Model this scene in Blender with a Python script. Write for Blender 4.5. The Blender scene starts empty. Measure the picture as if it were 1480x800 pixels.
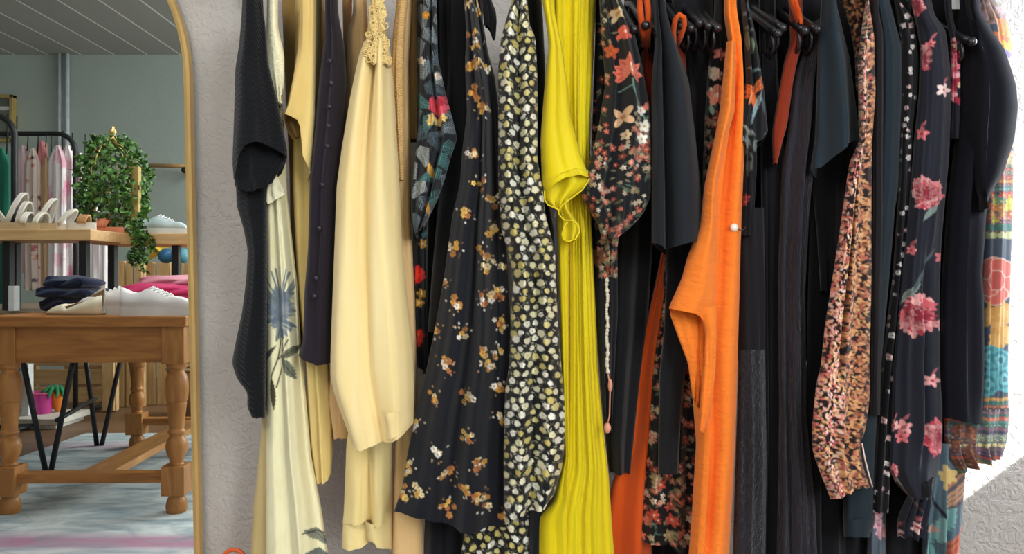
import bpy, math, random
import numpy as np
from mathutils import Vector

F = 1118.0          # focal length in pixels of a 1480 px wide frame
CH = 0.91           # camera height
YM = 1.635          # plane of the mirror glass
YW = 1.66           # back wall
PI = math.pi
scene = bpy.context.scene
col = bpy.data.collections.new('shop'); scene.collection.children.link(col)

def lin(c):
    c = c / 255.0
    return c / 12.92 if c <= .04045 else ((c + .055) / 1.055) ** 2.4
def C(r, g, b): return (lin(r), lin(g), lin(b))
def W(px, py, Y): return Vector(((px - 740) * Y / F, Y, CH - (py - 400) * Y / F))

# ------------------------------------------------------------------ tagging
def tag(o, label=None, cat=None, group=None, kind=None):
    if label: o['label'] = label
    if cat: o['category'] = cat
    if group: o['group'] = group
    if kind: o['kind'] = kind
    return o
def empty(name, loc, label, cat, group=None, virt=False):
    o = bpy.data.objects.new(name, None); col.objects.link(o)
    loc = Vector(loc)
    if virt: loc.y = 2 * YM - loc.y
    o.location = loc; o.empty_display_size = .05
    return tag(o, label, cat, group)

# ------------------------------------------------------------------ materials
def mat_new(name):
    m = bpy.data.materials.new(name); m.use_nodes = True
    nt = m.node_tree
    return m, nt, nt.nodes['Principled BSDF']
def N(nt, t, **kw):
    n = nt.nodes.new(t)
    for k, v in kw.items():
        if k in n.inputs: n.inputs[k].default_value = v
        else: setattr(n, k, v)
    return n
def coords(nt, scale=(1, 1, 1), rot=(0, 0, 0)):
    g = nt.nodes.new('ShaderNodeNewGeometry')
    mp = N(nt, 'ShaderNodeMapping'); mp.inputs['Scale'].default_value = scale; mp.inputs['Rotation'].default_value = rot
    nt.links.new(g.outputs['Position'], mp.inputs['Vector'])
    return mp.outputs[0]
def mixcol(nt, fac, a, b, blend='MIX'):
    n = nt.nodes.new('ShaderNodeMix'); n.data_type = 'RGBA'; n.blend_type = blend
    for sock, v in ((n.inputs[0], fac), (n.inputs[6], a), (n.inputs[7], b)):
        if isinstance(v, (int, float)): sock.default_value = v
        elif isinstance(v, tuple): sock.default_value = (*v[:3], 1)
        else: nt.links.new(v, sock)
    return n.outputs[2]
def ramp(nt, src, stops):
    r = nt.nodes.new('ShaderNodeValToRGB')
    el = r.color_ramp.elements
    while len(el) < len(stops): el.new(.5)
    for e, (p, c) in zip(el, stops): e.position = p; e.color = (*c, 1) if not isinstance(c, (int, float)) else (c, c, c, 1)
    nt.links.new(src, r.inputs[0]); return r.outputs[0]

def fabric(name, c, c2=None, rough=.85, weave=900, wstr=.12, wr=.35, sheen=.15, crinkle=None, knit=None, attr=False, stretch=(15, 15, 4), cst=.4, kst=.5, spec=.25, trans=0):
    """cloth: tone variation, long soft wrinkles and a fine weave, all from noise nodes"""
    m, nt, b = mat_new(name)
    L = nt.links
    nz = N(nt, 'ShaderNodeTexNoise', Scale=1.0, Detail=3.0); L.new(coords(nt, stretch), nz.inputs['Vector'])
    if attr:
        at = N(nt, 'ShaderNodeAttribute'); at.attribute_name = 'print'
        base = at.outputs['Color']; c2 = None
    else:
        base = c
    dark = tuple(x * .72 for x in c) if c2 is None else c2
    if attr:
        shade = ramp(nt, nz.outputs['Fac'], [(.3, .86), (.7, 1.0)])
        L.new(mixcol(nt, 1.0, base, shade, 'MULTIPLY'), b.inputs['Base Color'])
    else:
        f = ramp(nt, nz.outputs['Fac'], [(.25, .25), (.75, 1.0)])
        L.new(mixcol(nt, f, dark, c), b.inputs['Base Color'])
    b.inputs['Roughness'].default_value = rough
    b.inputs['Specular IOR Level'].default_value = spec
    b.inputs['Sheen Weight'].default_value = sheen
    b.inputs['Sheen Roughness'].default_value = .5
    wn = N(nt, 'ShaderNodeTexNoise', Scale=weave, Detail=2.0); L.new(coords(nt, (1, 1, .5)), wn.inputs['Vector'])
    b1 = N(nt, 'ShaderNodeBump', Strength=wstr, Distance=.002); L.new(wn.outputs['Fac'], b1.inputs['Height'])
    last = b1
    w2 = N(nt, 'ShaderNodeTexNoise', Scale=1.0, Detail=4.0, Distortion=.6); L.new(coords(nt, (20, 20, 10)), w2.inputs['Vector'])
    b2 = N(nt, 'ShaderNodeBump', Strength=wr * .45, Distance=.012); L.new(w2.outputs['Fac'], b2.inputs['Height']); L.new(b1.outputs[0], b2.inputs['Normal']); last = b2
    if crinkle:
        w3 = N(nt, 'ShaderNodeTexNoise', Scale=1.0, Detail=5.0, Distortion=1.2); L.new(coords(nt, crinkle), w3.inputs['Vector'])
        b3 = N(nt, 'ShaderNodeBump', Strength=cst, Distance=.01); L.new(w3.outputs['Fac'], b3.inputs['Height']); L.new(last.outputs[0], b3.inputs['Normal']); last = b3
    if knit:
        for d, s in knit:
            wv = N(nt, 'ShaderNodeTexWave', Scale=s); wv.bands_direction = d; wv.inputs['Distortion'].default_value = .6; wv.inputs['Detail Scale'].default_value = 3
            L.new(coords(nt), wv.inputs['Vector'])
            b3 = N(nt, 'ShaderNodeBump', Strength=kst, Distance=.004); L.new(wv.outputs['Fac'], b3.inputs['Height']); L.new(last.outputs[0], b3.inputs['Normal']); last = b3
    L.new(last.outputs[0], b.inputs['Normal'])
    if trans: b.inputs['Subsurface Weight'].default_value = trans; b.inputs['Subsurface Radius'].default_value = (.01, .007, .004); b.inputs['Subsurface Scale'].default_value = 1
    return m

def plain(name, c, rough=.5, metal=0, spec=.5, var=.85, bump=0, bscale=200):
    m, nt, b = mat_new(name)
    nz = N(nt, 'ShaderNodeTexNoise', Scale=14.0, Detail=3.0); nt.links.new(coords(nt), nz.inputs['Vector'])
    f = ramp(nt, nz.outputs['Fac'], [(.35, 0.0), (.65, 1.0)])
    nt.links.new(mixcol(nt, f, tuple(x * var for x in c), c), b.inputs['Base Color'])
    b.inputs['Roughness'].default_value = rough; b.inputs['Metallic'].default_value = metal; b.inputs['Specular IOR Level'].default_value = spec
    if bump:
        n2 = N(nt, 'ShaderNodeTexNoise', Scale=float(bscale), Detail=2.0); nt.links.new(coords(nt), n2.inputs['Vector'])
        bp = N(nt, 'ShaderNodeBump', Strength=bump, Distance=.005); nt.links.new(n2.outputs['Fac'], bp.inputs['Height']); nt.links.new(bp.outputs[0], b.inputs['Normal'])
    return m

def wood(name, c1, c2, grain=(3, 30, 30), rough=.45, rot=(0, 0, 0), spec=.4):
    m, nt, b = mat_new(name)
    v = coords(nt, grain, rot)
    nz = N(nt, 'ShaderNodeTexNoise', Scale=1.0, Detail=6.0, Distortion=1.0); nt.links.new(v, nz.inputs['Vector'])
    f = ramp(nt, nz.outputs['Fac'], [(.3, 0.0), (.7, 1.0)])
    nt.links.new(mixcol(nt, f, c1, c2), b.inputs['Base Color'])
    b.inputs['Roughness'].default_value = rough; b.inputs['Specular IOR Level'].default_value = spec
    bp = N(nt, 'ShaderNodeBump', Strength=.12, Distance=.004); nt.links.new(nz.outputs['Fac'], bp.inputs['Height']); nt.links.new(bp.outputs[0], b.inputs['Normal'])
    return m

# ------------------------------------------------------------------ mesh builder
class MB:
    def __init__(s): s.v = []; s.f = []
    def add(s, vs, fs):
        n = len(s.v); s.v += [tuple(p) for p in vs]; s.f += [tuple(i + n for i in f) for f in fs]; return s
    def box(s, x0, x1, y0, y1, z0, z1, piv=None, rz=0, M=None):
        vs = [Vector((x, y, z)) for z in (z0, z1) for y in (y0, y1) for x in (x0, x1)]
        if rz:
            p = Vector(piv); c, d = math.cos(rz), math.sin(rz)
            vs = [Vector((p.x + (q.x - p.x) * c - (q.y - p.y) * d, p.y + (q.x - p.x) * d + (q.y - p.y) * c, q.z)) for q in vs]
        return s.add(vs, [(0, 2, 3, 1), (4, 5, 7, 6), (0, 1, 5, 4), (2, 6, 7, 3), (0, 4, 6, 2), (1, 3, 7, 5)])
    def tube(s, pts, r, n=10, cap=True):
        pts = [Vector(p) for p in pts]; R = r if isinstance(r, (list, tuple)) else [r] * len(pts)
        rings = []; ref = None
        for i, p in enumerate(pts):
            t = (pts[min(i + 1, len(pts) - 1)] - pts[max(i - 1, 0)]).normalized()
            if ref is None: ref = Vector((0, 0, 1)) if abs(t.z) < .9 else Vector((1, 0, 0))
            a = (ref - t * ref.dot(t)).normalized(); ref = a; b = t.cross(a)
            rings.append([p + (a * math.cos(2 * PI * k / n) + b * math.sin(2 * PI * k / n)) * R[i] for k in range(n)])
        vs = [q for rg in rings for q in rg]; fs = []
        for i in range(len(pts) - 1):
            for k in range(n): fs.append((i * n + k, i * n + (k + 1) % n, (i + 1) * n + (k + 1) % n, (i + 1) * n + k))
        if cap: fs += [tuple(range(n - 1, -1, -1)), tuple((len(pts) - 1) * n + k for k in range(n))]
        return s.add(vs, fs)
    def lathe(s, prof, cx, cy, n=24, ox=0, oy=0):
        """prof: (z, r) from bottom to top; ox/oy tilt the axis per metre of height"""
        z0 = prof[0][0]; vs = []; fs = []
        for z, r in prof:
            for k in range(n): vs.append((cx + ox * (z - z0) + r * math.cos(2 * PI * k / n), cy + oy * (z - z0) + r * math.sin(2 * PI * k / n), z))
        for i in range(len(prof) - 1):
            for k in range(n): fs.append((i * n + k, i * n + (k + 1) % n, (i + 1) * n + (k + 1) % n, (i + 1) * n + k))
        fs += [tuple(range(n - 1, -1, -1)), tuple((len(prof) - 1) * n + k for k in range(n))]
        return s.add(vs, fs)
    def ball(s, c, rx, ry=None, rz=None, n=12, m=8):
        ry = ry or rx; rz = rz or rx; vs = []; fs = []
        for i in range(m + 1):
            th = PI * i / m
            for k in range(n): vs.append((c[0] + rx * math.sin(th) * math.cos(2 * PI * k / n), c[1] + ry * math.sin(th) * math.sin(2 * PI * k / n), c[2] + rz * math.cos(th)))
        for i in range(m):
            for k in range(n): fs.append((i * n + k, (i + 1) * n + k, (i + 1) * n + (k + 1) % n, i * n + (k + 1) % n))
        return s.add(vs, fs)
    def loft(s, rings, closed=True, cap=True):
        n = len(rings[0]); vs = [p for r in rings for p in r]; fs = []
        for i in range(len(rings) - 1):
            for k in range(n if closed else n - 1): fs.append((i * n + k, i * n + (k + 1) % n, (i + 1) * n + (k + 1) % n, (i + 1) * n + k))
        if cap: fs += [tuple(range(n - 1, -1, -1)), tuple((len(rings) - 1) * n + k for k in range(n))]
        return s.add(vs, fs)
    def build(s, name, mat, parent=None, virt=False, smooth=True, bevel=0, label=None, cat=None, group=None, kind=None, origin=None):
        v = np.array(s.v, dtype=float); f = s.f
        if virt: v[:, 1] = 2 * YM - v[:, 1]; f = [tuple(reversed(t)) for t in f]
        if parent is not None:
            o0 = Vector(parent.location)
            pp = parent.parent
            while pp is not None: o0 = o0 + Vector(pp.location); pp = pp.parent
        elif origin is not None: o0 = Vector(origin)
        else: o0 = Vector(((v[:, 0].min() + v[:, 0].max()) / 2, (v[:, 1].min() + v[:, 1].max()) / 2, v[:, 2].min()))
        v = v - np.array(o0)
        me = bpy.data.meshes.new(name); me.from_pydata(v.tolist(), [], f); me.materials.append(mat); me.update()
        if smooth:
            me.polygons.foreach_set('use_smooth', [True] * len(me.polygons))
            if smooth == 'auto': me.set_sharp_from_angle(angle=math.radians(40))
        o = bpy.data.objects.new(name, me); col.objects.link(o)
        if parent is not None: o.parent = parent
        else: o.location = o0
        if bevel:
            md = o.modifiers.new('bevel', 'BEVEL'); md.width = bevel; md.segments = 2; md.limit_method = 'ANGLE'
        return tag(o, label, cat, group, kind)

# ------------------------------------------------------------------ printed cloth: a small painter for dye on fabric
class Cv:
    S = 1.7
    def __init__(s, x0, y0, x1, y1, bg, seed=0):
        s.x0, s.y0 = x0, y0
        s.a = np.zeros((int((y1 - y0) * s.S) + 4, int((x1 - x0) * s.S) + 4, 3)); s.a[:] = bg
        s.x1, s.y1 = x1, y1; s.r = random.Random(seed)
    def _win(s, cx, cy, R):
        cx = (cx - s.x0) * s.S; cy = (cy - s.y0) * s.S; R = R * s.S + 2
        i0, i1 = max(0, int(cy - R)), min(s.a.shape[0], int(cy + R) + 1); j0, j1 = max(0, int(cx - R)), min(s.a.shape[1], int(cx + R) + 1)
        if i0 >= i1 or j0 >= j1: return None
        yy, xx = np.mgrid[i0:i1, j0:j1]
        return (slice(i0, i1), slice(j0, j1)), (xx - cx) / s.S, (yy - cy) / s.S
    def ell(s, cx, cy, rx, ry, ang, c, jag=0, op=1):
        w = s._win(cx, cy, max(rx, ry) * (1.1 + jag))
        if w is None: return
        sl, x, y = w; ca, sa = math.cos(ang), math.sin(ang)
        X = (x * ca + y * sa) / rx; Y = (-x * sa + y * ca) / ry; d = np.sqrt(X * X + Y * Y)
        if jag:
            th = np.arctan2(Y, X); p = 1
            for k in (3, 5, 8): p = p + jag * .5 * np.sin(k * th + s.r.random() * 6.28)
            d = d / p
        a = (np.clip((1 - d) * min(rx, ry) * s.S + .5, 0, 1) * op)[..., None]
        s.a[sl] = s.a[sl] * (1 - a) + np.array(c) * a
    def line(s, pts, w, c, op=1):
        for (xa, ya), (xb, yb) in zip(pts, pts[1:]):
            L = math.hypot(xb - xa, yb - ya); n = max(1, int(L / max(.6, w * .7)))
            for i in range(n + 1): s.ell(xa + (xb - xa) * i / n, ya + (yb - ya) * i / n, w * .5 + .2, w * .5 + .2, 0, c, 0, op)
    def leaf(s, cx, cy, L, w, ang, c, vein=None):
        """pointed leaf centred on cx, cy"""
        n = 9
        for i in range(n):
            t = (i + .5) / n; k = math.sin(PI * t) ** .8
            s.ell(cx + (t - .5) * L * math.cos(ang), cy + (t - .5) * L * math.sin(ang), L / n * .8, max(.5, w * .5 * k), ang, c)
        if vein: s.line([(cx - .4 * L * math.cos(ang), cy - .4 * L * math.sin(ang)), (cx + .4 * L * math.cos(ang), cy + .4 * L * math.sin(ang))], .9, vein)
    def flower(s, cx, cy, r, n, c, cc=None, ang=None, fat=.36, vary=.12, squash=1):
        ang = s.r.random() * 6.28 if ang is None else ang
        for k in range(n):
            t = ang + 2 * PI * k / n; f = 1 + s.r.uniform(-vary, vary) * 2
            s.ell(cx + .55 * r * math.cos(t) * squash, cy + .55 * r * math.sin(t), .5 * r, fat * r, t, tuple(min(1, x * f) for x in c))
        if cc: s.ell(cx, cy, r * .22, r * .22, 0, cc)
    def sample(s, xx, yy):
        X = np.clip((xx - s.x0) * s.S, 0, s.a.shape[1] - 1.01); Y = np.clip((yy - s.y0) * s.S, 0, s.a.shape[0] - 1.01)
        j = X.astype(int); i = Y.astype(int); fx = (X - j)[..., None]; fy = (Y - i)[..., None]
        return (s.a[i, j] * (1 - fx) + s.a[i, j + 1] * fx) * (1 - fy) + (s.a[i + 1, j] * (1 - fx) + s.a[i + 1, j + 1] * fx) * fy

# ------------------------------------------------------------------ cloth piece
def edgefn(P):
    P = sorted(P, key=lambda p: p[1])
    ys = np.arange(P[0][1] - 30, P[-1][1] + 31, 1.0)
    xs = np.interp(ys, [p[1] for p in P], [p[0] for p in P])
    k = np.exp(-.5 * (np.arange(-12, 13) / 4.0) ** 2); k /= k.sum()
    pad = np.concatenate([np.full(12, xs[0]), xs, np.full(12, xs[-1])])
    xs = np.convolve(pad, k, 'valid')
    return lambda y: np.interp(y, ys, xs)

def piece(name, mat, L, R, Y, depth=.2, edge=.035, hem=None, sag=0, rip=0, ripn=3, wav=.004, nw=2.5, folds=(), pleat=None,
          paint=None, sp=5, bdrop=0, parent=None, seed=0, fan=1.0, virt=False, label=None, cat=None, group=None, tilt=0, flat=1.0):
    """one hanging cloth tube: a front that faces the aisle between the edges L and R (photo positions of its outline at
    distance Y), rounding away at both edges and closing at the back `depth` behind"""
    rg = random.Random(seed * 77 + len(name))
    fL, fR = edgefn(L), edgefn(R)
    yl0, yl1, yr0, yr1 = L[0][1], L[-1][1], R[0][1], R[-1][1]
    wid = max(abs(fR(t * (yr1 - yr0) + yr0) - fL(t * (yl1 - yl0) + yl0)) for t in np.linspace(0, 1, 20))
    if paint is not None: sp = 1.25
    nu = max(10, int(wid / sp)); nv = max(8, int(max(yl1 - yl0, yr1 - yr0) / (sp if paint is None else 1.4))); nb = 10
    v = np.linspace(0, 1, nv)[:, None]
    uf = np.linspace(0, 1, nu)[None, :]
    # closer samples near the two edges keeps them round
    if paint is None: uf = .5 - .5 * np.cos(PI * uf) * (.6 + .4 * np.abs(np.cos(PI * uf)))
    uf = np.clip(uf, 0, 1)
    kb = (np.arange(1, nb + 1) / (nb + 1))[None, :]
    ub = 1 - kb
    u = np.concatenate([uf, ub], axis=1); isb = np.concatenate([np.zeros_like(uf), np.ones_like(ub)], axis=1)
    off = np.concatenate([edge * (1 - np.sqrt(np.clip(1 - np.abs(2 * uf - 1) ** (2 * flat), 0, 1))), edge + (depth - edge) * np.sin(PI * kb) ** .6], axis=1) + 0 * v
    # flat tube near its top: shrink depth at the shoulder seam
    yL = yl0 + (yl1 - yl0) * v; yR = yr0 + (yr1 - yr0) * v
    xL, xR = fL(yL), fR(yR)
    x = xL + (xR - xL) * u
    y = yL + (yR - yL) * u
    if hem:
        hx = [h[0] for h in hem]; hy = [h[1] for h in hem]
        y = y + (np.interp(x[-1:], hx, hy) - y[-1:]) * v ** 6
    env = np.sin(PI * np.clip(u, 0, 1)) ** .5
    if sag: y = y + sag * 4 * u * (1 - u) * v ** 5
    if rip: y = y + rip * np.sin(2 * PI * (ripn * u + rg.random())) * env * v ** 8
    if bdrop: y = y + isb * bdrop * env * v ** 6
    d = np.zeros_like(y)
    ph = [rg.uniform(0, 6.28) for _ in range(8)]; dr = [rg.uniform(-1.3, 1.3) for _ in range(8)]
    wav = wav * 1.5
    for i, kf in enumerate((nw, nw * 1.7, nw * 2.9)):
        d = d + wav / (1 + i * 1.6) * np.sin(2 * PI * kf * u + ph[i] + dr[i] * 3 * v) * env * (.35 + .65 * v) * (1 - .4 * np.sin(7 * v + ph[i + 3]))
    for fo in folds:                              # (u_top, u_bottom, width, amount[, v0, v1])
        c = fo[0] + (fo[1] - fo[0]) * v; g = np.exp(-.5 * ((u - c) / fo[2]) ** 2)
        k = 1.0
        if len(fo) > 4: k = np.clip((v - fo[4]) / .08, 0, 1) * np.clip((fo[5] - v) / .08, 0, 1)
        d = d + fo[3] * 1.6 * g * k * (1 - isb)
    if pleat:                                     # (count, amount)
        t = (u * pleat[0] + .15 * np.sin(5 * v + 9 * u)) % 1
        d = d + pleat[1] * (np.abs(t - .5) * 2 - .5) * env * (1 - isb)
    e = np.minimum(off, edge)
    Yq = Y + off + d + tilt * (v - .5)
    sc = Y + e + fan * (off - e) + tilt * (v - .5)
    X = (x - 740) / F * sc
    Z = CH - (y - 400) / F * (Y + e + tilt * (v - .5))
    n = nu + nb
    P = np.stack([X, Yq, Z], axis=-1).reshape(-1, 3)
    i = np.arange(nv - 1)[:, None] * n; k = np.arange(n)[None, :]; k2 = (k + 1) % n
    fs = np.stack([i + k, i + k2, i + n + k2, i + n + k], axis=-1).reshape(-1, 4)
    mb = MB(); mb.v = P; mb.f = [tuple(q) for q in fs.tolist()]
    o = mb.build(name, mat, parent, virt=virt, label=label, cat=cat, group=group)
    if paint is not None:
        cc = paint.sample(x, y).reshape(-1, 3)
        at = o.data.color_attributes.new('print', 'FLOAT_COLOR', 'POINT')
        at.data.foreach_set('color', np.concatenate([cc, np.ones((len(cc), 1))], axis=1).astype(np.float32).ravel())
    return o
def garment(name, label, cat, px, Y, py, group=None, virt=False):
    return empty(name, W(px, py, Y), label, cat, group, virt)
# ------------------------------------------------------------------ cloth materials
M = {}
M['black_knit'] = fabric('black knit', C(13, 15, 21), C(9, 10, 15), rough=.95, weave=700, wstr=.3, wr=.2, sheen=.12, knit=[('DIAGONAL', 70), ('Z', 110)], kst=.28)
M['cream'] = fabric('cream chiffon', C(236, 229, 190), wr=.25, attr=True, sheen=.1)
M['cream_back'] = fabric('shaded cream back', C(200, 180, 130), C(170, 145, 95), wr=.2)  # the back layer's shade is put into this darker cream
M['cream_ruffle'] = fabric('cream ruffle', C(248, 244, 214), C(226, 216, 172), crinkle=(60, 60, 170), wr=.3)
M['mustard'] = fabric('pale mustard jersey', C(232, 206, 136), C(206, 172, 100), wr=.25)
M['ochre'] = fabric('ochre cotton', C(176, 140, 76), C(128, 96, 48), wr=.25)
M['aubergine'] = fabric('aubergine crepe', C(33, 25, 36), C(24, 17, 27), wr=.2, sheen=.1)
M['peach'] = fabric('pale peach cotton', C(228, 192, 140), C(205, 165, 112), wr=.2)
M['lemon'] = fabric('pale lemon cotton', C(240, 220, 166), C(226, 196, 130), wr=.28, stretch=(26, 26, 2.5))
M['lace'] = fabric('lemon lace', C(240, 216, 150), C(186, 146, 78), weave=160, wstr=.9, wr=.6, crinkle=(150, 150, 120))
M['skirt'] = fabric('lemon skirt', C(236, 216, 156), C(214, 186, 116), wr=.25, stretch=(26, 26, 2.5))
M['ribbed'] = fabric('peach ribbed knit', C(222, 182, 122), C(190, 145, 86), knit=[('Z', 75)], wr=.1)
M['tan'] = fabric('tan knit', C(190, 148, 92), C(150, 108, 62), wr=.25)
M['print'] = fabric('printed crepe', C(30, 30, 40), attr=True, wr=.3, sheen=.12)
M['print_smooth'] = fabric('printed viscose', C(30, 30, 40), attr=True, wr=.2, sheen=.12, stretch=(20, 20, 3))
M['olive_black'] = fabric('olive black cloth', C(26, 23, 19), C(18, 15, 14), wr=.3)
M['ink'] = fabric('ink black crepe', C(15, 16, 22), C(10, 10, 16), wr=.3, sheen=.2)
M['navy_black'] = fabric('navy black cloth', C(13, 14, 23), C(8, 9, 16), wr=.3, sheen=.2)
M['yellow'] = fabric('acid yellow satin', C(232, 212, 12), C(206, 178, 4), rough=.6, wr=.3, sheen=.1)
M['yellow_pleat'] = fabric('acid yellow pleats', C(228, 210, 14), C(196, 170, 4), rough=.65, wr=.3, stretch=(70, 70, 2))
M['slate'] = fabric('black jersey', C(27, 33, 40), C(20, 24, 30), wr=.15, sheen=.12)
M['teal_black'] = fabric('teal black jersey', C(32, 46, 56), C(22, 33, 41), wr=.2, sheen=.12)
M['orange'] = fabric('orange crepe', C(250, 136, 46), C(240, 118, 34), wr=.3, crinkle=(25, 25, 80))
M['burnt'] = fabric('burnt orange cotton', C(216, 90, 22), C(180, 62, 12), wr=.2, stretch=(30, 30, 2))
M['rust'] = fabric('rust cotton', C(150, 50, 22), C(110, 32, 14), wr=.25)
M['plum'] = fabric('plum black cloth', C(24, 21, 28), C(17, 14, 20), wr=.35, sheen=.1, stretch=(60, 60, 5))
M['crinkled'] = fabric('crinkled black cloth', C(46, 44, 54), C(26, 23, 30), wr=.4, crinkle=(90, 90, 16), cst=1.0, sheen=.12)
M['lace_black'] = fabric('black lace', C(44, 43, 52), C(20, 17, 24), wr=.4, crinkle=(120, 120, 70), cst=1.0, weave=250, wstr=.7, sheen=.2)
M['sweater'] = fabric('black fine knit', C(25, 26, 34), C(19, 19, 26), wr=.15, sheen=.06, weave=1200, spec=.08, rough=.95)
M['pearl'] = plain('pearl', C(245, 240, 230), rough=.15, spec=.8)
M['dark_button'] = plain('dark button', C(36, 28, 40), rough=.45)
M['hanger'] = plain('black hanger plastic', C(30, 29, 33), rough=.32, spec=.6)
M['white_tag'] = plain('white card', C(238, 240, 244), rough=.6)
M['steel'] = plain('black steel', C(26, 26, 30), rough=.4, metal=.3)

def disc(name, px, py, Y, r, mat, parent, thick=.003):
    p = W(px, py, Y); mb = MB(); mb.ball(p, r, thick, r, 14, 8)
    return mb.build(name, mat, parent)

# ==================================================================== LEFT GROUP
# black knit top ------------------------------------------------------
g = garment('knit_tee', 'black knitted short-sleeved top hanging nearest the arched mirror', 'top', 365, 1.31, 604)
piece('body', M['black_knit'], [(352, -45), (348, 50), (342, 120), (340, 230), (342, 297), (352, 330), (358, 361), (356, 402), (350, 449), (340, 496), (335, 522), (342, 545), (358, 565), (357, 586), (365, 600)],
      [(378, -45), (383, 60), (385, 200), (386, 300), (386, 450), (385, 530), (383, 604)], 1.33, .22, parent=g, seed=1, hem=[(355, 600), (363, 603), (384, 604)], wav=.005)
sl = piece('sleeve', M['black_knit'], [(352, -45), (351, 0), (346, 61), (340, 100), (338.5, 162), (336, 236), (338, 262)],
      [(377, -45), (377, 0), (383, 34), (387, 90), (401, 148), (414, 212), (415, 226)], 1.265, .12, edge=.03, parent=g, seed=2, hem=[(337, 262), (347, 228), (358, 206), (372, 204), (392, 212), (415, 226)], bdrop=45, wav=.003, folds=[(.75, .8, .12, .006), (.4, .2, .1, -.004)])
# inner edge of the sleeve opening: the far wall of the sleeve hangs lower
piece('sleeve_lining', M['black_knit'], [(342, 205), (338, 240), (339, 268)], [(402, 205), (412, 234), (393, 262)], 1.30, .03, edge=.012, parent=sl, seed=3, hem=[(339, 268), (352, 277), (371, 276), (392, 264)], wav=.003, nw=4, folds=[(.3, .6, .06, -.006), (.6, .8, .05, .005)])

# cream floral dress --------------------------------------------------
cv = Cv(355, -50, 480, 830, C(236, 229, 190), 3)
for k in range(900):                                   # faint warm flecks in the chiffon
    cv.ell(cv.r.uniform(355, 480), cv.r.uniform(-50, 830), 2, 7, 0, C(226, 216, 168), 0, .25)
cx, cy = 405, 452
for k in range(46):
    a = cv.r.uniform(0, 6.28); rr = cv.r.uniform(.3, 1); cc = cv.r.choice([C(112, 124, 138), C(140, 150, 158), C(90, 102, 118), C(176, 182, 176), C(76, 86, 100)])
    cv.leaf(cx + 13 * rr * math.cos(a), cy + 30 * rr * math.sin(a), 26, 8, a + cv.r.uniform(-.3, .3), cc, C(78, 86, 100) if k % 3 == 0 else None)
cv.ell(403, 444, 15, 24, 0, C(92, 106, 126), .4, .8); cv.ell(402, 446, 8, 13, 0, C(112, 126, 144), .3, .9)
for k in range(60): q = cv.r.uniform(0, 6.28); cv.ell(404 + 18 * math.cos(q) * cv.r.random(), 445 + 34 * math.sin(q) * cv.r.random(), 5, 7, q, cv.r.choice([C(98, 110, 128), C(120, 132, 146), C(150, 158, 162)]), .5, .35)
for k in range(22):
    a = cv.r.uniform(3.4, 6.0); cv.line([(405 + 8 * math.cos(a), 440 + 14 * math.sin(a)), (405 + 24 * math.cos(a), 436 + 52 * math.sin(a))], 1.3, C(112, 122, 128))
for a_, b_ in (((410, 495), (398, 560)), ((418, 490), (400, 520)), ((404, 488), (392, 545)), ((412, 512), (424, 500)), ((404, 516), (412, 536))): cv.line([a_, ((a_[0] + b_[0]) / 2 + 2, (a_[1] + b_[1]) / 2), b_], 1.4, C(70, 68, 54))
cv.leaf(421, 508, 34, 12, -.6, C(108, 112, 92), C(70, 70, 54)); cv.leaf(417, 530, 38, 15, 1.0, C(112, 118, 104), C(74, 76, 60)); cv.leaf(394, 568, 46, 7, 1.5, C(72, 66, 48))
cv.leaf(388, 512, 30, 7, 2.2, C(80, 80, 62))
cv.leaf(460, 774, 40, 18, .5, C(128, 132, 118), C(84, 86, 72)); cv.leaf(462, 800, 36, 14, .2, C(104, 112, 108)); cv.line([(440, 768), (470, 768)], 1.6, C(60, 60, 52))
g = garment('floral_dress', 'long cream sleeveless dress printed with one large grey-blue flower', 'dress', 420, 1.36, 830)
piece('back_layer', M['cream_back'], [(386, 200), (385, 500), (376, 640), (366, 730), (360, 830)], [(408, 200), (410, 500), (412, 830)], 1.42, .05, edge=.02, parent=g, seed=4)
piece('body', M['cream'], [(386, 90), (384, 287), (385, 440), (385, 600), (385, 830)], [(406, 90), (415, 280), (424, 361), (430, 412), (435, 500), (442, 572), (450, 660), (464, 730), (474, 796), (479, 830)], 1.36, .15, parent=g, seed=5, paint=cv, folds=[(.35, .3, .07, .006), (.7, .62, .1, -.007), (.86, .84, .05, .006)], wav=.003)
piece('armhole_ruffle', M['cream_ruffle'], [(388, -45), (386, 0), (385, 62), (387, 100), (396, 140), (400, 150)], [(402, -45), (402, 40), (408, 66), (411, 80), (411, 112), (408, 150)], 1.305, .06, edge=.02, parent=g, seed=6, rip=3, wav=.004, nw=4)
piece('pocket_flap', M['cream_ruffle'], [(390, 255), (385, 272), (383, 288)], [(402, 255), (408, 268), (414, 278)], 1.345, .03, edge=.012, parent=g, seed=7, hem=[(383, 288), (387, 295), (414, 280)])

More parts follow.
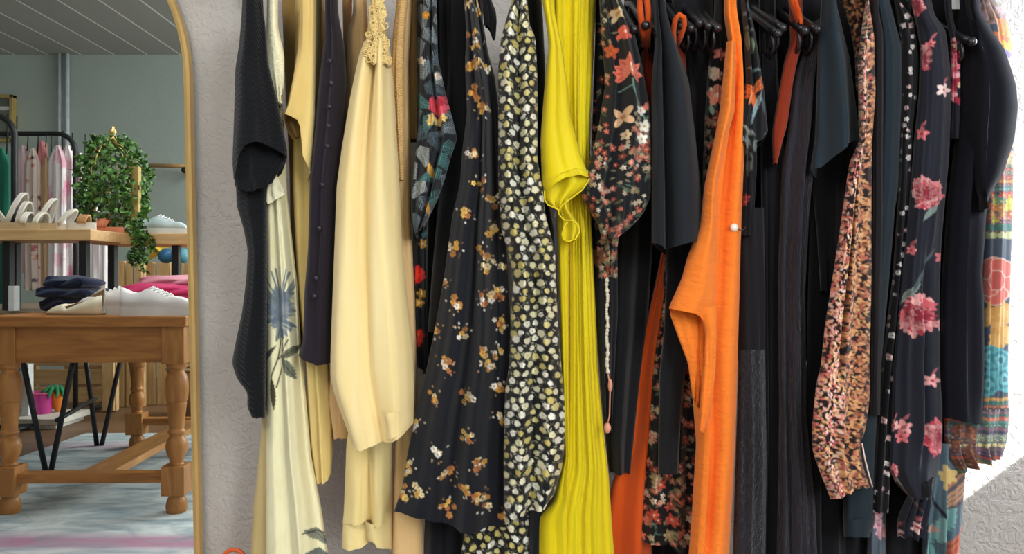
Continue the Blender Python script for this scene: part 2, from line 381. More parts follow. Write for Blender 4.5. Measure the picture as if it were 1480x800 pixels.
# pale mustard tee and the ochre top behind it -------------------------
piece('ochre_blouse', M['ochre'], [(405, -45), (408, 20), (412, 120), (418, 240), (424, 520)], [(468, -45), (470, 60), (466, 180), (452, 520)], 1.47, .12, seed=8, label='ochre top squeezed between the cream dress and the pale mustard tee', cat='top', wav=.008, nw=3)
g = garment('tee_shirt', 'pale mustard tee with a wide drooping short sleeve beside the cream dress', 'top', 462, 1.34, 700)
piece('body', M['mustard'], [(428, -45), (424, 180), (423, 260), (430, 420), (440, 520), (448, 640), (456, 696)], [(466, -45), (462, 160), (470, 420), (476, 540), (481, 600), (481, 650), (479, 682)], 1.38, .12, parent=g, seed=9, hem=[(456, 698), (464, 701), (474, 694), (479, 682)], folds=[(.3, .25, .06, .008)])
sl = piece('sleeve', M['mustard'], [(432, -45), (434, 10), (431, 67), (424, 110), (416, 150), (409.5, 167)], [(456, -45), (457, 20), (456, 80), (455, 170), (452, 220), (449, 248)], 1.305, .1, edge=.03, parent=g, seed=10, hem=[(409.5, 167), (420, 167), (428, 172), (432, 182), (429, 196), (436, 222), (449, 248)], bdrop=26, wav=.004, folds=[(.3, .18, .06, -.012), (.5, .5, .07, .01), (.12, .3, .08, .006)])
piece('sleeve_lining', M['ochre'], [(416, 158), (410, 168), (418, 185), (427, 197)], [(440, 158), (440, 176), (436, 190), (431, 199)], 1.345, .03, edge=.015, parent=sl, seed=11)  # inside of the mustard sleeve; its shade put in as darker ochre

# aubergine button shirt ------------------------------------------------
g = garment('button_shirt', 'dark aubergine button-through shirt with a scalloped hem among the yellow clothes', 'shirt', 462, 1.3, 525)
bd = piece('body', M['aubergine'], [(470, -45), (469, 50), (460, 128), (452, 216), (448, 260), (445, 361), (440, 422), (438, 490), (431, 514)], [(487, -45), (489, 20), (498, 68), (501, 118), (496, 189), (489, 260), (486, 351), (481, 429), (479, 524)], 1.295, .15, parent=g, seed=12, hem=[(431, 514), (445, 523), (462, 526), (479, 524)], rip=1.6, ripn=7, folds=[(.32, .25, .05, .004), (.55, .6, .04, -.005), (.8, .85, .06, .004)])
for (x, y) in ((477, 88), (479, 120), (476, 154), (475, 182), (473, 211), (466, 267), (462, 330), (457, 402), (455, 428)):
    disc('button', x, y, 1.288, .0042, M['dark_button'], bd)

# pale peach blouse tucked behind ----------------------------------------
piece('peach_blouse', M['peach'], [(512, -45), (510, 20), (502, 47), (501, 118), (494, 230), (484, 400), (474, 583), (480, 620), (482, 634)], [(528, -45), (532, 40), (536, 120), (520, 400), (503, 634)], 1.37, .1, seed=13, label='pale peach blouse showing only its shoulder and hem behind the lemon lace top', cat='blouse', folds=[(.4, .4, .1, .006)])
piece('tan_cardigan', M['tan'], [(494, -45), (496, 60), (494, 200)], [(510, -45), (508, 60), (506, 200)], 1.45, .06, seed=14, label='tan top glimpsed between aubergine shirt and peach blouse', cat='top')

# pale lemon lace top ----------------------------------------------------
g = garment('lace_camisole', 'pale lemon sleeveless top with a crochet lace shoulder and curved hem', 'top', 540, 1.25, 652)
piece('body', M['lemon'], [(527, 60), (519, 80), (506, 142), (494, 216), (487, 268), (481, 429), (478, 513), (478, 545), (484, 570), (491, 590), (500, 615), (509, 640)], [(563, 60), (567, 100), (570, 135), (577, 255), (581, 344), (590, 446), (597, 510), (599, 560), (597.5, 611)], 1.245, .16, edge=.045, parent=g, seed=15,
      hem=[(509, 640), (521, 651), (535, 645), (549, 642), (566, 638), (582, 628), (597.5, 611)], wav=.004, folds=[(.42, .45, .06, .018), (.2, .18, .1, -.007), (.72, .72, .12, -.011), (.58, .6, .03, .004), (.86, .84, .03, .004)])
piece('hem_band', M['lemon'], [(497, 600), (503, 620), (511, 637)], [(597, 590), (598, 600), (597.6, 606)], 1.2435, .15, edge=.045, parent=g, seed=15, hem=[(508, 634), (521, 645), (535, 639), (549, 636), (566, 632), (582, 622), (597.5, 605)], wav=.003, folds=[(.45, .45, .07, .024), (.72, .72, .12, -.014)])
yk = piece('lace_yoke', M['lace'], [(536, -45), (535, 0), (533, 30), (527, 70), (522, 90)], [(553, -45), (555, 0), (558, 40), (564, 75), (566, 96)], 1.24, .12, edge=.03, parent=g, seed=16, rip=3, ripn=4, wav=.005, nw=4, sp=2.5)
mb = MB(); rg = random.Random(5)
for k in range(120):
    t = rg.random(); y = -6 + 96 * t; xl = np.interp(y, [0, 30, 90], [536, 534, 524]); xr = np.interp(y, [0, 40, 90], [554, 558, 565]); x = rg.uniform(xl + 1, xr - 1)
    p = W(x, y, 1.238); r = rg.uniform(.003, .0055)
    mb.tube([p + Vector((r * math.cos(a), 0, r * math.sin(a))) for a in np.linspace(0, 2 * PI, 9)], .0011, 5)
mb.build('crochet_loops', M['lace'], yk)

# lemon skirt under it ---------------------------------------------------
g = garment('lemon_dress', 'pale lemon dress with a sheer hem band, hanging under the lace top', 'dress', 530, 1.34, 795)
piece('body', M['skirt'], [(512, 560), (501, 640), (497, 740), (495, 756)], [(566, 560), (566, 700), (566, 756)], 1.335, .12, parent=g, seed=17, folds=[(.35, .5, .05, .012), (.65, .75, .06, -.012), (.15, .2, .08, -.006)])
piece('hem_band', M['skirt'], [(496, 753), (494, 792)], [(566, 753), (566, 792)], 1.337, .12, parent=g, seed=18, hem=[(494, 792), (508, 795), (523, 793), (532, 786), (539, 779), (548, 789), (566, 793)], folds=[(.35, .5, .05, .012), (.65, .75, .06, -.012)])

# peach ribbed cardigan -----------------------------------------------------
g = garment('ribbed_cardigan', 'peach cardigan with a ribbed front band right of the lace top', 'cardigan', 590, 1.36, 810)
piece('body', M['peach'], [(572, -45), (572, 300), (574, 560), (568, 700), (565, 815)], [(597, -45), (595, 20), (591, 90), (594, 230), (594, 327), (600, 429), (603, 540), (606, 640), (612, 740), (612, 815)], 1.35, .13, parent=g, seed=19, folds=[(.5, .5, .1, .008)])
piece('ribbed_band', M['ribbed'], [(575, -45), (574, 0), (568, 45), (566, 101), (570, 180), (576, 260)], [(590, -45), (590, 0), (585, 45), (583, 101), (583, 180), (584, 260)], 1.3, .035, edge=.018, parent=g, seed=20)
piece('brown_jumper', M['tan'], [(588, -45), (586, 80), (590, 200)], [(610, -45), (607, 60), (605, 200)], 1.40, .08, seed=21, label='tan-brown strip half hidden between the peach cardigan and the fern print blouse', cat='top')  # tan-brown strip beside the cardigan's right edge

# fern print blouse -----------------------------------------------------------
def fern_paint(cv, n, x0, y0, x1, y1):
    for k in range(n):
        x = x0 + (x1 - x0) * ((k * .382) % 1); y = y0 + (y1 - y0) * (k + .5) / n; a = cv.r.choice([1.3, 1.9, 1.0, 2.2, -.6, .4, 2.7]) + cv.r.uniform(-.3, .3); L = cv.r.uniform(26, 42)
        c = cv.r.choice([C(136, 150, 158), C(100, 118, 130), C(80, 136, 136), C(160, 168, 170), C(76, 94, 106)])
        cv.line([(x - .5 * L * math.cos(a), y - .5 * L * math.sin(a)), (x + .5 * L * math.cos(a), y + .5 * L * math.sin(a))], 1, c)
        for t in np.linspace(-.5, .5, 11):
            for s_ in (-1, 1):
                b = a + s_ * .9; q = 13 * (1 - (t + .5) * .75); X, Y_ = x + L * t * math.cos(a), y + L * t * math.sin(a)
                cv.line([(X, Y_), (X + q * math.cos(b), Y_ + q * math.sin(b))], .9, c)
cv = Cv(585, -50, 670, 560, C(18, 21, 28), 9)
fern_paint(cv, 40, 588, -40, 665, 345)
for (x, y) in ((615, 22), (609, 88), (633, 112)): cv.flower(x, y, 6, 5, C(222, 214, 206) if y > 50 else C(232, 160, 40), C(240, 190, 70))
for k in range(14): cv.ell(634 + cv.r.uniform(-11, 11), 154 + cv.r.uniform(-9, 9), 7, 4.5, cv.r.uniform(0, 3), cv.r.choice([C(214, 62, 82), C(238, 92, 112), C(180, 38, 62)]), .3)
for (x, y) in ((624, 170), (641, 172), (633, 175), (622, 176)): cv.flower(x, y, 6, 5, C(226, 196, 120), C(220, 140, 40))
for (x, y) in ((622, 246), (618, 300)): cv.leaf(x, y, 20, 8, 1.4, C(228, 168, 70))
for (x, y) in ((603, 392), (606, 398), (600, 402), (605, 484), (602, 492)): cv.flower(x, y, 9, 6, C(222, 48, 40), C(240, 120, 60))
for (x, y) in ((609, 424), (606, 437), (611, 352)): cv.flower(x, y, 7, 5, C(200, 150, 60), C(230, 220, 200))
g = garment('fern_blouse', 'dark blouse printed with grey ferns and a red flower on its short sleeve', 'blouse', 618, 1.3, 530)
piece('body', M['print'], [(603, -45), (602, 200), (597, 330), (598, 420), (603, 530)], [(628, -45), (630, 200), (618, 330), (618, 450), (620, 540)], 1.37, .1, parent=g, paint=cv, seed=22)
piece('sleeve', M['print'], [(613, -45), (612, 0), (607, 67), (606, 169), (600, 225), (594, 285), (595, 318), (601, 340)], [(629, -45), (631, 0), (633, 84), (644, 135), (655, 175), (661, 200), (651, 230), (641, 265), (632, 290), (612, 325)], 1.285, .09, edge=.03, parent=g, paint=cv, seed=23, bdrop=8, folds=[(.55, .6, .06, .007), (.8, .75, .08, -.006)])
piece('dark_tunic', M['olive_black'], [(618, -45), (618, 250), (615, 400), (611, 540)], [(655, -45), (648, 200), (636, 330), (634, 460), (626, 540)], 1.41, .1, seed=24, label='plain olive-black tunic behind the fern print sleeve', cat='tunic')

# gold-cluster prints -----------------------------------------------------------
def cluster(cv, x, y, n=5, dim=1.0, sc=1.0):
    for k in range(n):
        a = cv.r.uniform(0, 6.28); d = cv.r.uniform(3, 9.5) * sc if k else 0
        c = cv.r.choice([C(218, 164, 74), C(230, 188, 98), C(186, 126, 62), C(232, 226, 214), C(170, 106, 62), C(226, 206, 160)])
        cv.flower(x + d * math.cos(a) * 1.15, y + d * math.sin(a) * 1.15, cv.r.uniform(3.2, 5.2) * sc, 5, tuple(q * dim for q in c), tuple(q * dim for q in C(150, 92, 40)), fat=.42)
    for k in range(6):
        a = cv.r.uniform(0, 6.28); d = cv.r.uniform(9, 16) * sc; c = cv.r.choice([C(190, 170, 140), C(160, 120, 80), C(220, 215, 205), C(110, 84, 66)])
        cv.ell(x + d * math.cos(a), y + d * math.sin(a), 1.7, 1.3, a, tuple(q * dim for q in c))
cv = Cv(605, -50, 730, 420, C(12, 12, 17), 11)
for (x, y) in ((664, 180), (654, 250), (650, 264), (668, 214), (660, 205), (722, 200), (714, 150), (646, 300), (640, 340)): cluster(cv, x, y, 4, .7, .85)
piece('floral_shirt', M['print'], [(634, -45), (634, 100), (640, 180), (638, 270), (630, 400)], [(672, -45), (676, 100), (674, 220), (668, 280), (650, 400)], 1.36, .1, seed=25, paint=cv, label='black shirt with small gold flowers, mostly hidden behind the big gold-flowered tunic', cat='shirt')

pts = [(676, 51), (691, 66), (678, 93), (700, 93), (685, 135), (697, 162), (686, 219), (693, 265), (671, 311), (712, 287), (656, 358), (697, 365), (705, 385), (724, 383), (712, 333), (698, 432), (712, 430), (722, 425), (658, 439), (668, 481), (637, 408), (629, 478), (722, 469), (702, 513), (715, 511), (642, 523), (644, 529), (705, 525), (628, 571), (675, 574), (719, 560), (676, 628), (632, 650), (600, 614), (723, 604), (691, 670), (591, 677), (649, 686), (607, 707), (581, 712), (670, 702), (691, 712), (646, 737), (731, 747), (700, 730), (690, 8), (676, 4)]
cv = Cv(560, -50, 745, 790, C(15, 17, 27), 12)
for k, (x, y) in enumerate(pts): cluster(cv, x, y, cv.r.randint(4, 6))
g = garment('floral_tunic', 'navy-black tunic scattered with gold and white flower clusters, its flared hem widest on the rail', 'tunic', 650, 1.26, 765)
piece('body', M['print_smooth'], [(672, -45), (671, 0), (674, 50), (672, 95), (675, 162), (668, 219), (665, 265), (654, 311), (642.5, 395), (631, 462), (617, 530), (602, 590), (588, 660), (581, 705), (569, 739)], [(690, -45), (690, 0), (697, 25), (706, 78), (715, 111), (722, 169), (727, 250), (732, 361), (735, 412), (739, 496), (736, 560), (729, 660), (733, 762)],
      1.255, .17, edge=.04, parent=g, paint=cv, seed=26, hem=[(569, 739), (585, 743), (611, 749), (640, 757), (665, 765), (700, 764), (733, 762)], wav=.006, folds=[(.3, .3, .06, -.012, .25, 1.0), (.52, .45, .05, .01, .2, 1.0), (.5, .72, .07, -.012), (.8, .85, .06, .01)])
piece('tie', M['ink'], [(693, -45), (697, 0), (698, 24), (700, 38)], [(706, -45), (710, 0), (717, 18), (718, 40)], 1.295, .03, edge=.012, parent=g, seed=27, hem=[(700, 36), (708, 40), (713, 56), (716, 54), (718, 30)], wav=.003)

# gold ditsy blouse ---------------------------------------------------------------
def ditsy(cv, x0, y0, x1, y1, sp=14.2):
    y = y0; row = 0
    while y < y1:
        x = x0 + (row % 2) * sp / 2
        while x < x1:
            c = cv.r.choice([C(232, 226, 186), C(216, 204, 140), C(244, 242, 228), C(204, 188, 112), C(236, 230, 200), C(240, 238, 226)]); r = cv.r.uniform(3.7, 5.4)
            X, Y_ = x + cv.r.uniform(-2.6, 2.6), y + cv.r.uniform(-2.4, 2.4)
            cv.ell(X, Y_, r, r * cv.r.uniform(.8, 1.1), cv.r.uniform(0, 3), c, .12)
            if cv.r.random() < .4: cv.ell(X, Y_, 1.2, 1.0, 0, C(206, 186, 116))
            for q in range(2):
                a = cv.r.uniform(0, 6.28); cv.leaf(X + 7.4 * math.cos(a), Y_ + 7.0 * math.sin(a), 5, 1.7, a + 1.4, cv.r.choice([C(120, 118, 100), C(190, 188, 168), C(84, 84, 72)]))
            x += sp
        y += sp * .84; row += 1
cv = Cv(655, -50, 822, 830, C(15, 16, 20), 13); ditsy(cv, 655, -45, 822, 826)
g = garment('ditsy_dress', 'black dress densely dotted with cream and gold blossoms, left of the yellow blouse', 'dress', 760, 1.23, 745)
piece('body', M['print_smooth'], [(741, -45), (740, 0), (732, 27), (723.5, 57), (720, 101), (720, 260), (724, 330), (738, 378), (742, 400), (738, 460), (736, 527), (730, 560), (728, 640), (728, 730)], [(760, -45), (762, 0), (765, 34), (774, 55), (777, 120), (777, 230), (785, 275), (788, 310), (802, 361), (806, 462), (811, 527), (816, 580), (817, 625), (812, 677), (799, 716)],
      1.225, .16, edge=.045, parent=g, paint=cv, seed=28, hem=[(728, 742), (745, 752), (763, 745), (784, 733), (799, 716)], wav=.004, folds=[(.25, .2, .1, -.008), (.55, .5, .08, .012), (.8, .8, .1, -.008)])
piece('under_skirt', M['print_smooth'], [(690, 700), (676, 750), (660, 830)], [(772, 700), (766, 745), (768, 830)], 1.30, .1, parent=g, paint=cv, seed=29, wav=.008, folds=[(.5, .45, .1, .014)])
piece('navy_dress', M['navy_black'], [(755, -45), (765, 60), (770, 250), (765, 500), (762, 830)], [(780, -45), (785, 30), (788, 100), (787, 260), (800, 330), (806, 420), (800, 600), (782, 760), (780, 830)], 1.31, .12, seed=30, label='plain navy-black dress between the dotted dress and the yellow blouse', cat='dress')
piece('navy_trousers', M['navy_black'], [(640, 560), (614, 745), (612, 830)], [(700, 560), (672, 745), (668, 830)], 1.36, .1, seed=31, label='plain navy-black garment hem below the gold-flowered tunic', cat='trousers', folds=[(.5, .5, .08, .01)])
piece('wrap_dress', M['ink'], [(648, -45), (646, 120), (636, 260), (624, 400), (618, 480)], [(696, -45), (700, 100), (712, 240), (700, 480)], 1.34, .1, seed=131, label='plain black wrap dress behind the narrow shoulder of the gold-flowered tunic', cat='dress')

# yellow blouse and pleated dress -----------------------------------------------------
g = garment('yellow_blouse', 'acid yellow blouse with a fluted short sleeve', 'blouse', 815, 1.26, 800)
sl = piece('sleeve', M['yellow'], [(783, -45), (783, 0), (789, 34), (793, 67), (786, 135), (781, 202), (783, 265), (788, 288)], [(800, -45), (802, 20), (811, 61), (820, 118), (825, 169), (838, 219), (852, 256)], 1.235, .07, edge=.03, parent=g, seed=32, hem=[(788, 290), (791, 280), (800, 267), (816, 257), (836, 251), (852, 257)], wav=.002, folds=[(.85, .6, .08, .006), (.3, .3, .15, -.006)])
piece('sleeve_lining', M['yellow'], [(787, 250), (786, 275), (788, 290), (796, 298), (806, 303), (809, 308)], [(850, 245), (852, 257), (842, 273), (824, 286), (812, 296), (813, 308)], 1.258, .02, edge=.012, parent=sl, seed=33, wav=.002, folds=[(.3, .5, .06, .006), (.6, .8, .05, -.005)])
piece('sleeve_flute', M['yellow'], [(806, 292), (809, 306), (815, 318), (812, 332), (811, 341), (815, 348)], [(826, 284), (818, 296), (826, 310), (836, 322), (839, 333), (831, 347)], 1.25, .05, edge=.014, parent=g, seed=133, hem=[(815, 348), (822, 350), (831, 347)], wav=.002, folds=[(.35, .3, .1, .008), (.75, .7, .1, -.006)])
mb = MB(); mb.tube([W(x, y, 1.232 if y < 262 else 1.241) for x, y in ((787, 276), (787, 288), (792, 296), (801, 300), (807, 303), (808, 310), (815, 318), (827, 318), (836, 325), (838, 334), (832, 345), (822, 349), (814, 346), (812, 338), (816, 326), (821, 320))], .0013, 6); mb.tube([W(x, y, 1.243) for x, y in ((852, 258), (842, 274), (826, 286), (813, 296), (808, 304))], .0013, 6); mb.build('sleeve_edge', M['yellow'], sl)
mb = MB(); mb.tube([W(x, y, 1.229) for x, y in ((790, 270), (798, 258), (812, 249), (832, 243), (846, 245))], .0008, 6); mb.build('stitched_hem', M['yellow'], sl)
piece('body', M['yellow'], [(800, -45), (803, 200), (805, 320), (808, 429), (813, 560), (816, 660), (800, 724), (778, 748), (778, 830)], [(826, -45), (826, 200), (822, 330), (822, 480), (822, 560), (824, 700), (830, 830)], 1.30, .1, edge=.02, parent=g, seed=34)
g = garment('pleated_dress', 'long acid yellow pleated dress hanging at the middle of the rail', 'dress', 845, 1.3, 830)
piece('body', M['yellow_pleat'], [(804, -45), (808, 100), (818, 260), (822, 340), (822, 520), (818, 680), (798, 740), (790, 830)], [(864, -45), (862, 0), (857, 101), (853.5, 169), (853, 250), (855, 320), (860, 429), (864, 527), (871, 607), (880, 688), (886, 780), (890, 830)], 1.30, .15, edge=.03, parent=g, seed=35, pleat=(8, .007), sp=2.2, wav=.003, folds=[(.3, .25, .06, .006)])

# ==================================================================== RIGHT GROUP
# coral flower blouse -------------------------------------------------------------------
CORAL = [C(206, 106, 88), C(186, 82, 64), C(222, 136, 116), C(160, 66, 50), C(190, 120, 96)]
CREAM = [C(212, 190, 156), C(230, 220, 202), C(186, 160, 124), C(150, 136, 110)]
def dense_flor(cv, n, x0, y0, x1, y1, r=(3.0, 5.6)):
    for k in range(int(n * 1.7)):
        x, y = cv.r.uniform(x0, x1), cv.r.uniform(y0, y1); q = cv.r.random()
        if q < .38: cv.leaf(x, y, cv.r.uniform(7, 13), 3, cv.r.uniform(0, 6), cv.r.choice([C(70, 92, 76), C(104, 108, 84), C(60, 82, 76), C(126, 120, 92)]))
        elif q < .70:
            f = cv.r.uniform(.6, 1.05); cv.flower(x, y, cv.r.uniform(*r), 5, tuple(z * f for z in cv.r.choice(CORAL)), C(220, 180, 150), fat=.3)
        else:
            f = cv.r.uniform(.55, 1.0); cv.flower(x, y, cv.r.uniform(*r) * .85, 5, tuple(z * f for z in cv.r.choice(CREAM)), C(186, 120, 80), fat=.3)
cv = Cv(835, -50, 950, 720, C(17, 18, 24), 21)
dense_flor(cv, 120, 838, 205, 945, 345); dense_flor(cv, 26, 838, 60, 880, 210, (3, 6)); dense_flor(cv, 30, 914, 150, 945, 230, (3, 6)); dense_flor(cv, 12, 860, -10, 900, 60)
dense_flor(cv, 40, 866, 330, 896, 400, (3, 6))
cv.line([(912, 118), (914, 132), (922, 150), (932, 170), (936, 200)], 2.4, C(96, 132, 120)); cv.line([(896, 130), (912, 126), (916, 132)], 2, C(96, 132, 120))
for a_ in (2.6, 3.1, 3.6, 4.1, 4.6, 5.6, .3, .8):
    R0 = 22 if 2.5 < a_ < 4.7 else 17
    cv.leaf(910 + R0 * .5 * math.cos(a_), 104 + R0 * .5 * math.sin(a_), R0 * 1.15, 11, a_, C(228, 124, 102)); cv.line([(910 + 4 * math.cos(a_), 104 + 4 * math.sin(a_)), (910 + R0 * .85 * math.cos(a_), 104 + R0 * .85 * math.sin(a_))], 2.2, C(206, 86, 68)); cv.line([(910, 104), (910 + R0 * .4 * math.cos(a_), 104 + R0 * .4 * math.sin(a_))], 1.6, C(248, 206, 188))
cv.flower(902, 50, 11, 5, C(222, 96, 80), C(250, 190, 170), .2); cv.flower(892, 22, 11, 4, C(226, 200, 160), C(200, 140, 90)); cv.flower(884, 73, 11, 5, C(196, 92, 50), C(140, 60, 34))
cv.flower(901, 168, 16, 4, C(218, 178, 140), C(180, 120, 80), .7, .3); cv.flower(926, 160, 7, 5, C(240, 232, 220), C(190, 150, 90)); cv.flower(932, 182, 9, 5, C(240, 236, 224), C(200, 150, 100)); cv.flower(928, 200, 8, 5, C(240, 236, 224), C(200, 150, 100))
cv.flower(864, 372, 12, 5, C(140, 96, 66), C(90, 60, 40))
cv.flower(904, 196, 7, 5, C(226, 200, 166), C(180, 120, 80))
g = garment('coral_blouse', 'black blouse with big coral flowers and a puffed sleeve, beside the yellow pleated dress', 'blouse', 890, 1.27, 620)
piece('sleeve', M['print_smooth'], [(866, -45), (866, 0), (870, 60), (875, 120), (865, 185), (852, 235), (842, 268), (840, 284), (850, 300), (864, 325), (870, 345)], [(888, -45), (897, 0), (914, 34), (928, 94), (940, 162), (942, 255), (940, 285), (930, 308), (912, 328), (893, 342)], 1.245, .12, edge=.035, parent=g, paint=cv, seed=36, wav=.006, folds=[(.3, .35, .08, .008), (.7, .6, .1, -.008), (.55, .5, .05, .008, .6, 1.0)])
cf = piece('cuff', M['print_smooth'], [(868, 325), (873, 350), (878, 395)], [(896, 325), (891, 370), (884, 398)], 1.27, .04, edge=.018, parent=g, paint=cv, seed=37)
piece('body', M['print_smooth'], [(862, -45), (860, 60), (852, 300), (858, 420), (864, 500), (870, 570), (874, 621)], [(884, -45), (886, 60), (892, 300), (893, 450), (888, 540), (884, 625)], 1.34, .1, edge=.02, parent=g, paint=cv, seed=38)
mb = MB(); rg = random.Random(8)
for k in range(46):
    y = 402 + k * 3; x = 877.5 - .8 * math.sin(k * .5) + (0 if y < 500 else (y - 500) * .02); p = W(x, y, 1.285)
    mb.ball(p, rg.uniform(.0022, .004), None, None, 7, 5)
mb.build('beaded_tie', plain('bead', C(214, 206, 186), rough=.3), cf)
mb = MB(); mb.tube([W(879, 540, 1.285), W(882, 560, 1.285), W(881, 600, 1.285), W(878, 612, 1.285)], .0012, 6); mb.ball(W(878, 618, 1.285), .006, .005, .009, 10, 8); mb.ball(W(882, 557, 1.285), .004, .004, .011, 8, 6); mb.build('tassel', plain('tassel', C(220, 150, 126), rough=.5), cf)
piece('black_trousers', M['ink'], [(882, 120), (880, 330), (876, 520), (876, 640), (881, 684)], [(944, 120), (945, 330), (935, 480), (925, 560), (914, 660), (912, 685)], 1.375, .1, seed=39, label='plain black dress with a straight hem between coral blouse and burnt orange dress', cat='dress', folds=[(.5, .5, .05, -.014), (.75, .75, .06, .012), (.25, .2, .06, .008)])

# black tee ---------------------------------------------------------------------------
g = garment('black_tee', 'black short-sleeved tee whose squared sleeve hangs left of the orange shirt', 'top', 975, 1.25, 361)
piece('sleeve', M['slate'], [(941, -45), (943, 0), (946, 67), (941, 118), (941, 270), (941, 350)], [(958, -45), (963, 20), (978, 67), (995, 118), (1005, 202), (1012, 270), (1016, 345)], 1.245, .12, edge=.04, parent=g, seed=40, hem=[(941, 351), (952, 355), (963, 361), (985, 353), (1016, 346)], bdrop=7, wav=.002, folds=[(.42, .36, .06, .022), (.2, .16, .1, -.014), (.7, .7, .15, -.012)])
piece('body', M['ink'], [(945, 40), (950, 300), (962, 380), (966, 460)], [(1000, 40), (1010, 300), (1000, 380), (990, 460)], 1.36, .08, parent=g, seed=41)

# hidden black + coral dress around the black panel ---------------------------------------
cv = Cv(915, -50, 1060, 820, C(15, 14, 18), 22)
dense_flor(cv, 150, 920, 370, 1010, 560, (3.5, 7)); dense_flor(cv, 150, 920, 560, 1010, 800, (3.5, 7)); dense_flor(cv, 60, 1012, 150, 1050, 300, (3, 6))
for (x, y) in ((1040, 78), (1036, 108), (1028, 104), (1030, 135), (1042, 132)): cv.flower(x, y, 9, 5, cv.r.choice([C(236, 226, 200), C(226, 130, 120), C(236, 190, 180)]), C(220, 190, 90))
cv.flower(1036, 138, 15, 5, C(238, 150, 124), C(250, 220, 190)); cv.leaf(1029, 158, 16, 8, 1.3, C(150, 176, 164))
for (x, y) in ((972, 752), (968, 775), (944, 742), (955, 700), (948, 690)): cv.flower(x, y, 9, 6, cv.r.choice([C(190, 76, 60), C(166, 150, 112), C(126, 126, 110)]), C(220, 170, 140), fat=.26)
g = garment('coral_print_dress', 'black dress printed with coral and cream flowers, hem peeping out left of the orange shirt', 'dress', 965, 1.36, 790)
piece('skirt', M['print'], [(965, 330), (958, 400), (952, 470), (942, 520), (933, 640), (930, 700), (924, 782)], [(1010, 330), (1010, 560), (1010, 700), (1008, 826)], 1.36, .1, parent=g, paint=cv, seed=42, hem=[(924, 783), (950, 787), (970, 789), (985, 805), (1008, 826)], wav=.006)
piece('shoulder', M['print'], [(1034, -45), (1032, 20), (1026, 70), (1019, 162), (1016, 240), (1012, 330)], [(1050, -45), (1056, 40), (1058, 160), (1040, 240), (1024, 330)], 1.31, .06, parent=g, paint=cv, seed=43)
piece('black_panel_dress', M['ink'], [(962, 340), (963, 400), (959, 480), (953, 540), (951, 685)], [(1000, 340), (1004, 480), (990, 540), (984, 600), (980, 685)], 1.325, .03, edge=.015, seed=44, label='plain black sash panel hanging over the coral flowered hem', cat='dress', folds=[(.5, .5, .1, .004)])
piece('burnt_orange_dress', M['burnt'], [(962, 330), (952, 385), (940, 440), (930, 480), (923, 527), (906, 640), (884, 700), (874, 760), (872, 830)], [(975, 330), (966, 400), (956, 480), (950, 530), (945, 640), (942, 830)], 1.39, .08, seed=45, label='burnt orange dress, its lower half showing between black hems', cat='dress', wav=.003, folds=[(.4, .35, .08, .01), (.7, .65, .07, -.012)])

# dark filler added between the hangers, standing in for shade
piece('long_black_dress', M['navy_black'], [(960, -45), (985, 60), (1000, 130), (1000, 300)], [(1030, -45), (1032, 60), (1026, 200), (1016, 300)], 1.35, .05, seed=46, label='dark filler cloth in the gap between black tee and orange shirt', cat='dress')
g = garment('rust_camisole', 'rust red strappy camisole between coral blouse and black tee', 'camisole', 934, 1.33, 200)
piece('body', M['rust'], [(928, 62), (926, 90), (930, 200)], [(946, 62), (948, 90), (944, 200)], 1.33, .05, parent=g, seed=47)
mb = MB(); mb.tube([W(931, 66, 1.30), W(928, 40, 1.268), W(925, 14, 1.256), W(925, -10, 1.27), W(934, -12, 1.255), W(937, 16, 1.256), W(937, 40, 1.268), W(936, 66, 1.30)], .0052, 8)
mb.build('strap', M['burnt'], g)
g = garment('rust_slip', 'rust orange strap of a slip looped over a hanger right of the black tee', 'slip', 985, 1.36, 200)
piece('body', M['rust'], [(974, 60), (972, 90), (974, 200)], [(990, 60), (992, 90), (990, 200)], 1.335, .05, parent=g, seed=147)
mb = MB(); mb.tube([W(974, 66, 1.29), W(973, 44, 1.262), W(976, 28, 1.25), W(982, 21, 1.246), W(988, 25, 1.248), W(989, 36, 1.256), W(984, 52, 1.27), W(978, 66, 1.30)], .0046, 8)
mb.build('strap', M['burnt'], g)
# added dark fillers standing in for the shade behind the hangers and in the gaps
for x0, x1, y1, Yd, lab in ((900, 1012, 830, 1.46, 'dark filler cloth deepest behind coral blouse and black tee'), (906, 952, 340, 1.40, 'dark filler cloth deep behind the coral blouse shoulder'), (996, 1050, 420, 1.42, 'dark filler cloth deep behind the four crowded hanger tips'), (1062, 1112, 520, 1.43, 'dark filler cloth deep behind the lily print sleeve'), (1108, 1150, 520, 1.40, 'dark filler cloth deep behind the rust blouse'), (1150, 1200, 520, 1.42, 'dark filler cloth deep between rust blouse and boxy tee'), (1200, 1262, 560, 1.43, 'dark filler cloth deep behind the boxy tee'), (1262, 1318, 820, 1.42, 'dark filler cloth deep behind the teal-black sweater'), (1306, 1350, 820, 1.44, 'dark filler cloth deep behind the white-flowered dress'), (1340, 1386, 640, 1.43, 'dark filler cloth deep between peony shirt and black sweater')):
    piece('black_tunic', M['navy_black'], [(x0 + 4, -45), (x0, 60), (x0, y1)], [(x1 - 4, -45), (x1, 60), (x1, y1)], Yd, .06, edge=.02, seed=int(x0), label=lab, cat='tunic', group='dark gap fillers along the rail', wav=.005)
